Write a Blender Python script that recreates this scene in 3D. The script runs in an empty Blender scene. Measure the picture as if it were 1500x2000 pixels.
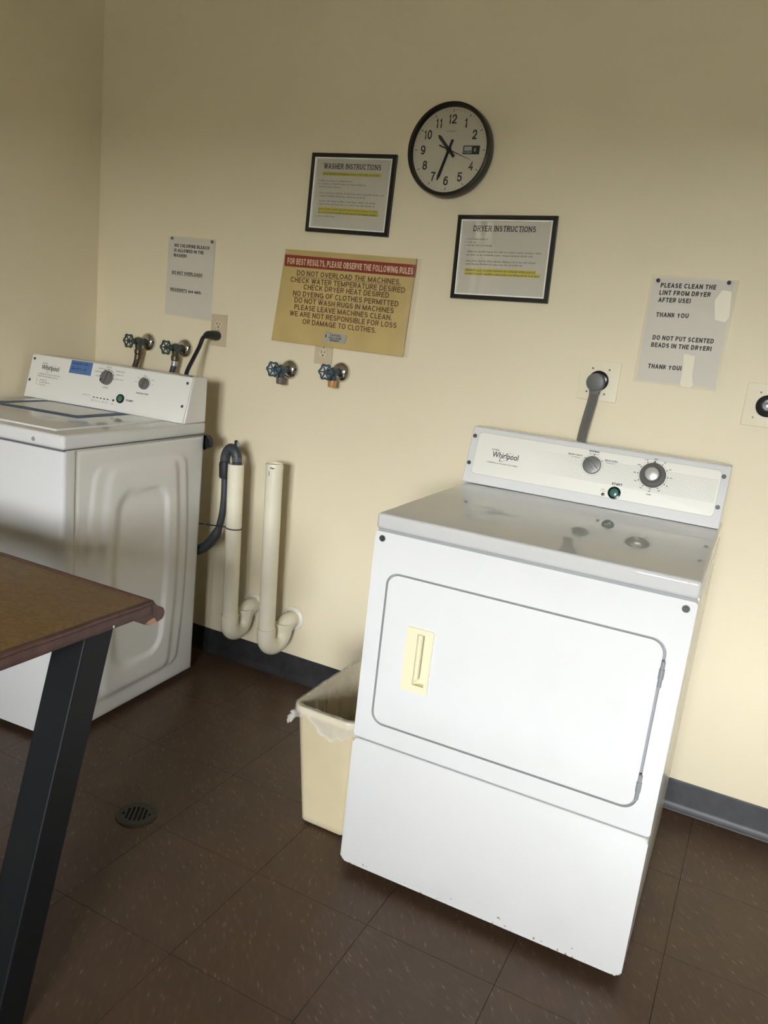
import bpy, bmesh, math, random
from mathutils import Matrix, Vector
random.seed(7)
SC = bpy.context.scene
COL = SC.collection
PI = math.pi

# ------------------------------------------------------------------ camera
def set_camera():
    yaw, pitch, roll = -0.4451, -0.2234, 0.1113
    cy, sy = math.cos(yaw), math.sin(yaw)
    fwd = Vector((sy*math.cos(pitch), cy*math.cos(pitch), math.sin(pitch)))
    right = Vector((cy, -sy, 0)); up = right.cross(fwd)
    c, s = math.cos(roll), math.sin(roll)
    r2 = c*right + s*up; u2 = -s*right + c*up
    cam = bpy.data.cameras.new('camera'); ob = bpy.data.objects.new('camera', cam)
    COL.objects.link(ob)
    cam.sensor_fit = 'VERTICAL'; cam.sensor_height = 36.0
    cam.lens = 1539.85/2000*36.0
    cam.clip_start = 0.02; cam.clip_end = 200
    m = Matrix.Identity(4)
    for i in range(3):
        m[i][0] = r2[i]; m[i][1] = u2[i]; m[i][2] = -fwd[i]
    m[0][3], m[1][3], m[2][3] = 0.4391, -2.3581, 1.3016
    ob.matrix_world = m
    SC.camera = ob
set_camera()

# ------------------------------------------------------------------ sky, daylight windows, exposure
YB = -4.8                                   # the wall behind the camera
XL, XR, ZC = -2.038, 3.7, 2.65              # left wall, right wall, ceiling
WIN = [(0.27, 1.37, 0.90, 2.00), (-4.48, -3.30, 1.00, 2.40)]   # openings: x0,x1,z0,z1 in the wall behind; y0,y1,z0,z1 in the left wall
w = bpy.data.worlds.new('sky'); SC.world = w; w.use_nodes = True
bg = w.node_tree.nodes['Background']
bg.inputs['Color'].default_value = (0.93, 0.965, 1.0, 1)
bg.inputs['Strength'].default_value = 58.0
for i, (a, b, c, d) in enumerate(WIN):
    L = bpy.data.lights.new('window_daylight', 'AREA'); L.shape = 'RECTANGLE'
    L.size = b-a; L.size_y = d-c; L.cycles.is_portal = True
    o = bpy.data.objects.new('window_daylight', L); COL.objects.link(o)
    if i == 0: o.location = ((a+b)/2, YB-0.14, (c+d)/2); o.rotation_euler = (PI/2, 0, 0)
    else: o.location = (XL-0.14, (a+b)/2, (c+d)/2); o.rotation_euler = (PI/2, 0, -PI/2)
vs = SC.view_settings
vs.view_transform = 'Standard'; vs.look = 'None'; vs.exposure = 0.92; vs.gamma = 1.0
vs.use_curve_mapping = False

# ------------------------------------------------------------------ materials
MATS = {}
def mat(name, col=(.8, .8, .8), rough=.5, metal=0, coat=0, spec=.5, bump=None, noise=None, emit=None, coat_rough=.1, trans=0, ior=1.45):
    """bump=(scale,strength); noise=(scale,colour2,lo,hi) blends a second colour through object-space noise"""
    m = bpy.data.materials.new(name); m.use_nodes = True
    nt = m.node_tree; p = nt.nodes['Principled BSDF']
    p.inputs['Base Color'].default_value = (*col, 1)
    p.inputs['Roughness'].default_value = rough
    p.inputs['Metallic'].default_value = metal
    p.inputs['Coat Weight'].default_value = coat
    p.inputs['Coat Roughness'].default_value = coat_rough
    p.inputs['Specular IOR Level'].default_value = spec
    p.inputs['Transmission Weight'].default_value = trans
    p.inputs['IOR'].default_value = ior
    tc = nt.nodes.new('ShaderNodeTexCoord')
    if noise:
        n = nt.nodes.new('ShaderNodeTexNoise'); n.inputs['Scale'].default_value = noise[0]; n.inputs['Detail'].default_value = 4
        nt.links.new(tc.outputs['Object'], n.inputs['Vector'])
        mr = nt.nodes.new('ShaderNodeMapRange'); mr.inputs[1].default_value = noise[2]; mr.inputs[2].default_value = noise[3]
        nt.links.new(n.outputs['Fac'], mr.inputs[0])
        mx = nt.nodes.new('ShaderNodeMix'); mx.data_type = 'RGBA'
        mx.inputs[6].default_value = (*col, 1); mx.inputs[7].default_value = (*noise[1], 1)
        nt.links.new(mr.outputs[0], mx.inputs[0]); nt.links.new(mx.outputs[2], p.inputs['Base Color'])
    if bump:
        n = nt.nodes.new('ShaderNodeTexNoise'); n.inputs['Scale'].default_value = bump[0]; n.inputs['Detail'].default_value = 3
        nt.links.new(tc.outputs['Object'], n.inputs['Vector'])
        bp = nt.nodes.new('ShaderNodeBump'); bp.inputs['Strength'].default_value = bump[1]; bp.inputs['Distance'].default_value = .002
        nt.links.new(n.outputs['Fac'], bp.inputs['Height']); nt.links.new(bp.outputs[0], p.inputs['Normal'])
    MATS[name] = m
    return m
M_wall = mat('wall_paint', (.80, .715, .520), .55, bump=(160, .12), noise=(1.3, (.77, .68, .485), .35, .7))
M_ceil = mat('ceiling_paint', (.66, .60, .46), .8)
M_wall2 = mat('low_bounce_wall_paint', (.46, .41, .31), .6)  # unseen walls made darker than the room's paint to cut bounce light
M_base = mat('rubber_baseboard', (.023, .023, .024), .42, noise=(25, (.034, .034, .035), .4, .7))
M_white = mat('white_enamel', (.70, .70, .695), .07, noise=(6, (.67, .67, .66), .5, .8))
M_whiteside = mat('white_side_enamel', (.76, .75, .72), .26, coat=.3)
M_top = mat('polished_white_top', (.56, .56, .545), .025, noise=(5, (.53, .53, .515), .5, .8), ior=1.55)
M_gap = mat('dark_gap', (.12, .12, .12), .7)
M_gap2 = mat('grey_gasket', (.30, .30, .31), .6)
M_panel = mat('console_white', (.80, .79, .74), .30)
M_wpanel = mat('washer_console_white', (.78, .77, .72), .30)
M_cream = mat('cream_plastic', (.78, .72, .50), .35)
M_steel = mat('brushed_steel', (.36, .37, .38), .35, metal=.35)
M_chrome = mat('chrome', (.62, .61, .59), .10, metal=1)
M_darkmetal = mat('dark_screw', (.10, .10, .10), .4, metal=.6)
M_knob = mat('grey_knob', (.20, .20, .19), .35, metal=.4)
M_knob2 = mat('grey_knob_dark', (.13, .125, .115), .4)
M_black = mat('black_plastic', (.018, .018, .020), .4)
M_blackgl = mat('black_gloss', (.012, .012, .014), .18)
M_green = mat('green_button', (.05, .17, .12), .25, coat=.5)
M_ink = mat('black_ink', (.022, .021, .020), .7)
M_greyink = mat('grey_ink', (.11, .105, .095), .7)
M_greyink2 = mat('pale_grey_ink', (.40, .39, .35), .7)
M_redink = mat('red_ink', (.45, .10, .05), .7)
M_paper = mat('white_paper', (.70, .655, .575), .6)
M_paper2 = mat('printed_sheet', (.62, .575, .47), .6)
M_hl = mat('yellow_highlighter', (.62, .52, .06), .6)
M_board = mat('yellowed_card', (.56, .42, .17), .5, noise=(9, (.48, .36, .14), .4, .75), bump=(30, .15))
M_redband = mat('red_band', (.26, .035, .022), .5)
M_cardtext = mat('brown_print', (.13, .055, .022), .6)
M_bandtext = mat('cream_print', (.66, .52, .33), .6)
M_frame = mat('black_frame', (.020, .017, .013), .35)
M_silvershine = mat('silver_shine_lip', (.93, .91, .84), .25)  # reflection of the silver put into a near-white, non-metal colour
M_dial = mat('clock_dial', (.62, .57, .44), .5)
M_pipe = mat('pvc_pipe', (.80, .75, .60), .35, noise=(12, (.77, .715, .56), .4, .7))
M_pipecap = mat('pvc_white', (.80, .77, .68), .35)
M_bin = mat('bin_plastic', (.76, .66, .44), .42, noise=(8, (.72, .62, .40), .4, .7))
M_hose = mat('grey_hose', (.045, .05, .055), .45)
M_rubber = mat('black_rubber', (.02, .02, .02), .55)
M_brass = mat('brass', (.52, .33, .11), .32, metal=1)
M_dullbrass = mat('tarnished_brass', (.14, .10, .06), .42, metal=.8)
M_orange = mat('orange_cap', (.50, .25, .07), .4)
M_brown = mat('brown_cap', (.16, .125, .10), .5)
M_hosered = mat('red_rubber_hose', (.055, .035, .03), .45)
M_valvegreen = mat('green_valve_paint', (.045, .062, .052), .4, noise=(60, (.10, .105, .09), .5, .75))
M_valveblue = mat('blue_valve_paint', (.055, .085, .115), .38, noise=(60, (.11, .14, .16), .5, .75))
M_wheelgreen = mat('green_wheel_paint', (.035, .06, .055), .38)
M_wheelblue = mat('blue_wheel_paint', (.045, .085, .13), .38)
M_ivory = mat('ivory_plate', (.60, .50, .33), .4)
M_ivory2 = mat('ivory_receptacle', (.66, .57, .40), .35)
M_plate = mat('painted_plate', (.80, .725, .545), .45)
M_plug = mat('grey_plug', (.13, .13, .12), .45)
M_cord = mat('grey_cord', (.14, .135, .12), .45)
M_bluetape = mat('blue_tape', (.085, .17, .38), .6)
M_blueborder = mat('blue_border_print', (.085, .145, .26), .6)
M_label = mat('label_white', (.68, .67, .62), .22)
M_edge = mat('table_edge_band', (.075, .036, .030), .5, noise=(40, (.11, .06, .05), .4, .7), bump=(60, .4))
M_core = mat('raw_wood', (.42, .25, .13), .7)
M_leg = mat('black_leg_metal', (.009, .0095, .010), .5, spec=.3)
M_iron = mat('drain_iron', (.045, .045, .032), .5, noise=(60, (.03, .032, .022), .4, .7))
M_holeshade = mat('hole_shade', (.004, .004, .004), .8)  # near-black colour stands for the shade inside holes
M_pinp = mat('purple_pin', (.07, .04, .09), .35)
M_ping = mat('olive_pin', (.16, .13, .06), .4)
M_winframe = mat('window_frame_paint', (.62, .57, .45), .5)
M_ground = mat('outdoor_ground', (.20, .20, .17), .9)
M_sidescreen = mat('side_screen_wall', (.80, .77, .68), .9, noise=(2.5, (.20, .22, .16), .45, .6))  # for the added, unseen wall beyond the side window
M_screed = mat('floor_screed', (.012, .008, .006), .9)

def glassy(name, refl=1.0, tint=(1, 1, 1), rough=0.0, ior=1.5):
    m = bpy.data.materials.new(name); m.use_nodes = True; nt = m.node_tree; nt.nodes.clear()
    out = nt.nodes.new('ShaderNodeOutputMaterial'); mx = nt.nodes.new('ShaderNodeMixShader')
    t = nt.nodes.new('ShaderNodeBsdfTransparent'); t.inputs[0].default_value = (*tint, 1)
    g = nt.nodes.new('ShaderNodeBsdfGlossy'); g.inputs['Roughness'].default_value = rough
    f = nt.nodes.new('ShaderNodeFresnel'); f.inputs[0].default_value = ior
    nt.links.new(f.outputs[0], mx.inputs[0]); nt.links.new(t.outputs[0], mx.inputs[1]); nt.links.new(g.outputs[0], mx.inputs[2])
    nt.links.new(mx.outputs[0], out.inputs[0]); return m
M_glass = glassy('clear_glass')
M_picglass = glassy('picture_glass', ior=1.45)
def filmy(name, col, alpha, rough):
    m = bpy.data.materials.new(name); m.use_nodes = True; nt = m.node_tree
    p = nt.nodes['Principled BSDF']; p.inputs['Base Color'].default_value = (*col, 1)
    p.inputs['Roughness'].default_value = rough; p.inputs['Alpha'].default_value = alpha
    return m
M_film = filmy('bin_film', (.80, .77, .70), .34, .16)
M_tape = filmy('clear_tape', (.85, .78, .60), .10, .3)
M_tape2 = mat('yellowed_tape', (.76, .70, .55), .3)
M_sleeve = filmy('plastic_sleeve', (.70, .66, .56), .05, .3)

def tile_material():
    m = bpy.data.materials.new('brown_vinyl_tile'); m.use_nodes = True; nt = m.node_tree; N = nt.nodes.new; L = nt.links.new
    p = nt.nodes['Principled BSDF']; tc = N('ShaderNodeTexCoord'); oi = N('ShaderNodeObjectInfo')
    rot = N('ShaderNodeVectorRotate'); rot.rotation_type = 'Z_AXIS'
    ml = N('ShaderNodeMath'); ml.operation = 'MULTIPLY'; ml.inputs[1].default_value = .8; L(oi.outputs['Random'], ml.inputs[0])
    ad = N('ShaderNodeMath'); ad.operation = 'ADD'; ad.inputs[1].default_value = .5; L(ml.outputs[0], ad.inputs[0]); L(ad.outputs[0], rot.inputs['Angle'])
    off = N('ShaderNodeVectorMath'); off.operation = 'ADD'; L(tc.outputs['Object'], off.inputs[0]); L(oi.outputs['Location'], off.inputs[1])
    L(off.outputs[0], rot.inputs['Vector'])
    mp = N('ShaderNodeMapping'); mp.inputs['Scale'].default_value = (.8, 3.2, 1); L(rot.outputs[0], mp.inputs['Vector'])
    v = N('ShaderNodeTexVoronoi'); v.inputs['Scale'].default_value = 34; L(mp.outputs[0], v.inputs['Vector'])
    n = N('ShaderNodeTexNoise'); n.inputs['Scale'].default_value = 60; n.inputs['Detail'].default_value = 3; L(mp.outputs[0], n.inputs['Vector'])
    sm = N('ShaderNodeMath'); sm.operation = 'MULTIPLY_ADD'; sm.inputs[1].default_value = .5; L(n.outputs['Fac'], sm.inputs[0]); L(v.outputs['Distance'], sm.inputs[2])
    cr = N('ShaderNodeValToRGB'); e = cr.color_ramp.elements
    e[0].position = .28; e[0].color = (.185, .140, .105, 1); e[1].position = .42; e[1].color = (.098, .060, .037, 1)
    x = cr.color_ramp.elements.new(.80); x.color = (.083, .050, .030, 1)
    L(sm.outputs[0], cr.inputs[0])
    big = N('ShaderNodeTexNoise'); big.inputs['Scale'].default_value = 9; L(off.outputs[0], big.inputs['Vector'])
    mx = N('ShaderNodeMix'); mx.data_type = 'RGBA'; mx.blend_type = 'MULTIPLY'; mx.inputs[0].default_value = 1
    br = N('ShaderNodeMapRange'); br.inputs[3].default_value = .78; br.inputs[4].default_value = 1.2; L(big.outputs['Fac'], br.inputs[0])
    L(cr.outputs[0], mx.inputs[6]); L(br.outputs[0], mx.inputs[7])
    L(mx.outputs[2], p.inputs['Base Color'])
    p.inputs['Roughness'].default_value = .38; p.inputs['Specular IOR Level'].default_value = .4
    bp = N('ShaderNodeBump'); bp.inputs['Strength'].default_value = .08; bp.inputs['Distance'].default_value = .002; L(n.outputs['Fac'], bp.inputs['Height']); L(bp.outputs[0], p.inputs['Normal'])
    return m
M_tile = tile_material()

def flake_material():
    m = bpy.data.materials.new('flaked_table_laminate'); m.use_nodes = True; nt = m.node_tree; N = nt.nodes.new; L = nt.links.new
    p = nt.nodes['Principled BSDF']; tc = N('ShaderNodeTexCoord')
    v = N('ShaderNodeTexVoronoi'); v.inputs['Scale'].default_value = 130
    n0 = N('ShaderNodeTexNoise'); n0.inputs['Scale'].default_value = 25; n0.inputs['Detail'].default_value = 4; L(tc.outputs['Object'], n0.inputs['Vector'])
    mxv = N('ShaderNodeVectorMath'); mxv.operation = 'MULTIPLY_ADD'; mxv.inputs[1].default_value = (.05, .05, .05); L(n0.outputs['Color'], mxv.inputs[0]); L(tc.outputs['Object'], mxv.inputs[2])
    L(mxv.outputs[0], v.inputs['Vector'])
    cr = N('ShaderNodeValToRGB'); e = cr.color_ramp.elements
    e[0].color = (.17, .088, .032, 1); e[1].color = (.215, .140, .052, 1); x = e.new(.5); x.color = (.19, .108, .038, 1)
    sp = N('ShaderNodeSeparateColor'); L(v.outputs['Color'], sp.inputs[0]); L(sp.outputs[0], cr.inputs[0])
    L(cr.outputs[0], p.inputs['Base Color']); p.inputs['Roughness'].default_value = .45
    return m
M_flake = flake_material()

def dotted_material():
    """white control panel with a printed grid of fine dots over its right two thirds"""
    m = bpy.data.materials.new('dotted_control_panel'); m.use_nodes = True; nt = m.node_tree; N = nt.nodes.new; L = nt.links.new
    p = nt.nodes['Principled BSDF']; p.inputs['Roughness'].default_value = .55
    tc = N('ShaderNodeTexCoord'); sx = N('ShaderNodeSeparateXYZ'); L(tc.outputs['Object'], sx.inputs[0])
    def M(op, a, b=None, c=None):
        q = N('ShaderNodeMath'); q.operation = op
        for i, s in enumerate((a, b, c)):
            if s is None: continue
            if isinstance(s, (int, float)): q.inputs[i].default_value = s
            else: L(s, q.inputs[i])
        return q.outputs[0]
    fx = M('SUBTRACT', M('FRACT', M('MULTIPLY', sx.outputs[0], 260)), .5)
    fz = M('SUBTRACT', M('FRACT', M('MULTIPLY', sx.outputs[2], 250)), .5)
    r = M('SQRT', M('ADD', M('MULTIPLY', fx, fx), M('MULTIPLY', fz, fz)))
    dot = M('LESS_THAN', r, .27)
    mr = N('ShaderNodeMapRange'); mr.inputs[1].default_value = .17; mr.inputs[2].default_value = .30; L(sx.outputs[0], mr.inputs[0])
    band = M('MULTIPLY', M('GREATER_THAN', sx.outputs[2], .9735), M('LESS_THAN', sx.outputs[2], 1.032))
    end = M('LESS_THAN', sx.outputs[0], .652)
    fac = M('MULTIPLY', M('MULTIPLY', dot, mr.outputs[0]), M('MULTIPLY', M('MULTIPLY', band, end), .75))
    mx = N('ShaderNodeMix'); mx.data_type = 'RGBA'; mx.inputs[6].default_value = (.80, .79, .72, 1); mx.inputs[7].default_value = (.36, .36, .33, 1)
    L(fac, mx.inputs[0]); L(mx.outputs[2], p.inputs['Base Color'])
    return m
M_dots = dotted_material()

def rusty_material():
    """white enamel with a few rust chips along the bottom edge"""
    m = M_white.copy(); m.name = 'white_enamel_chipped'; nt = m.node_tree; N = nt.nodes.new; L = nt.links.new
    p = nt.nodes['Principled BSDF']; tc = N('ShaderNodeTexCoord'); sx = N('ShaderNodeSeparateXYZ'); L(tc.outputs['Object'], sx.inputs[0])
    n = N('ShaderNodeTexNoise'); n.inputs['Scale'].default_value = 95; n.inputs['Detail'].default_value = 3; L(tc.outputs['Object'], n.inputs['Vector'])
    low = N('ShaderNodeMapRange'); low.inputs[1].default_value = .03; low.inputs[2].default_value = .075; low.inputs[3].default_value = .10; low.inputs[4].default_value = -.05; L(sx.outputs[2], low.inputs[0])
    ad = N('ShaderNodeMath'); ad.operation = 'ADD'; L(n.outputs['Fac'], ad.inputs[0]); L(low.outputs[0], ad.inputs[1])
    th = N('ShaderNodeMapRange'); th.inputs[1].default_value = .715; th.inputs[2].default_value = .755; L(ad.outputs[0], th.inputs[0])
    mx = N('ShaderNodeMix'); mx.data_type = 'RGBA'; mx.inputs[7].default_value = (.33, .20, .09, 1)
    old = p.inputs['Base Color'].links[0].from_socket
    L(th.outputs[0], mx.inputs[0]); L(old, mx.inputs[6]); L(mx.outputs[2], p.inputs['Base Color'])
    return m
M_rust = rusty_material()

# ------------------------------------------------------------------ mesh helpers
def rrect(x0, y0, x1, y1, r, n=6):
    pts = []
    for cx, cy, a0 in ((x1-r, y1-r, 0), (x0+r, y1-r, PI/2), (x0+r, y0+r, PI), (x1-r, y0+r, 1.5*PI)):
        for i in range(n+1):
            a = a0 + PI/2*i/n
            pts.append((cx+r*math.cos(a), cy+r*math.sin(a)))
    return pts
def circle(cx, cy, r, n=32, a0=0):
    return [(cx+r*math.cos(a0+2*PI*i/n), cy+r*math.sin(a0+2*PI*i/n)) for i in range(n)]
def catmull(P, n=8):
    P = [Vector(p) for p in P]; out = []
    Q = [2*P[0]-P[1]] + P + [2*P[-1]-P[-2]]
    for i in range(1, len(Q)-2):
        a, b, c, d = Q[i-1:i+3]
        for k in range(n):
            t = k/n
            out.append(.5*((2*b)+(c-a)*t+(2*a-5*b+4*c-d)*t*t+(3*b-a-3*c+d)*t**3))
    out.append(P[-1]); return out
def face_frame(o=(0, 0, 0), tilt=0.0):
    """u along x, v up the (tilted) face, w out of the face towards -y"""
    s, c = math.sin(tilt), math.cos(tilt)
    m = Matrix.Identity(4)
    for i, col in enumerate(((1, 0, 0), (0, s, c), (0, -c, s))):
        for j in range(3): m[j][i] = col[j]
    for j in range(3): m[j][3] = o[j]
    return m
WALL = face_frame()
def axis_frame(o, d):
    d = Vector(d).normalized(); q = d.to_track_quat('Z', 'Y').to_matrix().to_4x4(); q.translation = Vector(o); return q

class MB:
    def __init__(s, F=None): s.v = []; s.f = []; s.F = F or Matrix.Identity(4)
    def add(s, vs, fs, M=None):
        T = s.F @ M if M else s.F; o = len(s.v)
        s.v += [tuple(T @ Vector(p)) for p in vs]; s.f += [tuple(i+o for i in f) for f in fs]; return s
    def frombm(s, bm, M=None):
        bm.verts.ensure_lookup_table(); bm.verts.index_update()
        s.add([v.co.copy() for v in bm.verts], [[v.index for v in f.verts] for f in bm.faces], M); bm.free(); return s
    def box(s, lo, hi, bev=0, seg=2, M=None):
        bm = bmesh.new(); bmesh.ops.create_cube(bm, size=1)
        for v in bm.verts: v.co = Vector([(lo[i]+hi[i])/2+v.co[i]*(hi[i]-lo[i]) for i in range(3)])
        if bev: bmesh.ops.bevel(bm, geom=bm.edges[:], offset=bev, segments=seg, profile=.6, affect='EDGES')
        return s.frombm(bm, M)
    def prism(s, poly, w0, w1, bev=0, seg=2, M=None):
        n = len(poly); bm = bmesh.new()
        a = [bm.verts.new((*p, w0)) for p in poly]; b = [bm.verts.new((*p, w1)) for p in poly]
        bm.faces.new(a[::-1]); top = bm.faces.new(b)
        for i in range(n): bm.faces.new((a[i], a[(i+1) % n], b[(i+1) % n], b[i]))
        if bev: bmesh.ops.bevel(bm, geom=list(top.edges), offset=bev, segments=seg, profile=.6, affect='EDGES')
        return s.frombm(bm, M)
    def holed(s, outer, holes, w0, w1, M=None):
        bm = bmesh.new(); loops = []
        for w in (w1, w0):
            es = []; ls = []
            for poly in [outer]+holes:
                vs = [bm.verts.new((*p, w)) for p in poly]; ls.append(vs)
                es += [bm.edges.new((vs[i], vs[(i+1) % len(vs)])) for i in range(len(vs))]
            bmesh.ops.triangle_fill(bm, use_beauty=True, edges=es); loops.append(ls)
        for A, B in zip(*loops):
            for i in range(len(A)):
                j = (i+1) % len(A); bm.faces.new((A[i], A[j], B[j], B[i]))
        bmesh.ops.recalc_face_normals(bm, faces=bm.faces)
        return s.frombm(bm, M)
    def lathe(s, prof, seg=24, M=None):
        vs = []; fs = []; rings = []
        for r, z in prof:
            if r < 1e-6: rings.append([len(vs)]); vs.append((0, 0, z))
            else:
                rings.append(list(range(len(vs), len(vs)+seg)))
                vs += [(r*math.cos(2*PI*i/seg), r*math.sin(2*PI*i/seg), z) for i in range(seg)]
        for A, B in zip(rings, rings[1:]):
            for i in range(seg):
                j = (i+1) % seg
                if len(A) == 1 and len(B) > 1: fs.append((A[0], B[i], B[j]))
                elif len(B) == 1 and len(A) > 1: fs.append((A[i], A[j], B[0]))
                elif len(A) > 1: fs.append((A[i], A[j], B[j], B[i]))
        return s.add(vs, fs, M)
    def tube(s, path, r, seg=12, cap=True, flat=None):
        path = [Vector(p) for p in path]; n = len(path); R = r if isinstance(r, (list, tuple)) else [r]*n
        vs = []; fs = []; up = None
        for i, p in enumerate(path):
            t = (path[min(i+1, n-1)]-path[max(i-1, 0)]).normalized()
            if up is None: up = t.orthogonal().normalized() if flat is None else Vector(flat)
            up = (up - t*up.dot(t)).normalized(); sd = t.cross(up)
            for k in range(seg):
                a = 2*PI*k/seg; vs.append(p+R[i]*(math.cos(a)*up+math.sin(a)*sd))
        for i in range(n-1):
            for k in range(seg):
                j = (k+1) % seg; fs.append((i*seg+k, i*seg+j, (i+1)*seg+j, (i+1)*seg+k))
        if cap: fs.append(tuple(range(seg))[::-1]); fs.append(tuple(range((n-1)*seg, n*seg)))
        return s.add(vs, fs)
    def torus(s, R, r, seg=28, sub=8, M=None, wave=0, lobes=6):
        vs = []; fs = []
        for i in range(seg):
            a = 2*PI*i/seg; rr = R+wave*math.cos(lobes*a)
            for k in range(sub):
                b = 2*PI*k/sub; q = rr+r*math.cos(b); vs.append((q*math.cos(a), q*math.sin(a), r*math.sin(b)))
        for i in range(seg):
            for k in range(sub):
                i2 = (i+1) % seg; k2 = (k+1) % sub; fs.append((i*sub+k, i2*sub+k, i2*sub+k2, i*sub+k2))
        return s.add(vs, fs, M)
    def mesh(s, name, smooth=40):
        me = bpy.data.meshes.new(name); me.from_pydata(s.v, [], s.f)
        bm = bmesh.new(); bm.from_mesh(me); bmesh.ops.recalc_face_normals(bm, faces=bm.faces); bm.to_mesh(me); bm.free()
        if smooth:
            me.shade_smooth(); me.set_sharp_from_angle(angle=math.radians(smooth))
        return me
    def build(s, name, m, parent=None, smooth=40, label=None):
        me = s.mesh(name, smooth); me.materials.append(m)
        o = bpy.data.objects.new(name, me); COL.objects.link(o)
        if parent: o.parent = parent
        if label: o['label'] = label
        if any(k in name for k in ('lettering', 'print', 'marks', 'handwriting', 'slots')): o['kind'] = 'stuff'   # print too small to pick apart
        return o

def thing(name, label, cat, loc=(0, 0, 0), rz=0, group=None):
    o = bpy.data.objects.new(name, None); COL.objects.link(o); o.empty_display_size = .05
    o.location = loc; o.rotation_euler = (0, 0, rz); o['label'] = label; o['category'] = cat
    if group: o['group'] = group
    return o
def tag(o, label, cat, group=None):
    o['label'] = label; o['category'] = cat
    if group: o['group'] = group
    return o
def struct(o): o['kind'] = 'structure'; return o

# ------------------------------------------------------------------ lettering from the built-in font
_cache = {}
def glyphs(s, bold=0.0, spacing=1.0):
    key = (s, bold, spacing)
    if key in _cache: return _cache[key]
    cu = bpy.data.curves.new('t', 'FONT'); cu.body = s; cu.size = 1; cu.offset = bold; cu.resolution_u = 3; cu.space_character = spacing
    ob = bpy.data.objects.new('t', cu); COL.objects.link(ob)
    dg = bpy.context.evaluated_depsgraph_get(); me = bpy.data.meshes.new_from_object(ob.evaluated_get(dg))
    vs = [(v.co.x, v.co.y) for v in me.vertices]; fs = [tuple(p.vertices) for p in me.polygons]
    bpy.data.objects.remove(ob); bpy.data.curves.remove(cu); bpy.data.meshes.remove(me)
    _cache[key] = (vs, fs); return vs, fs
def cap_h(bold=0.0):
    vs, _ = glyphs('H', bold); ys = [v[1] for v in vs]; return min(ys), max(ys)

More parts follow.
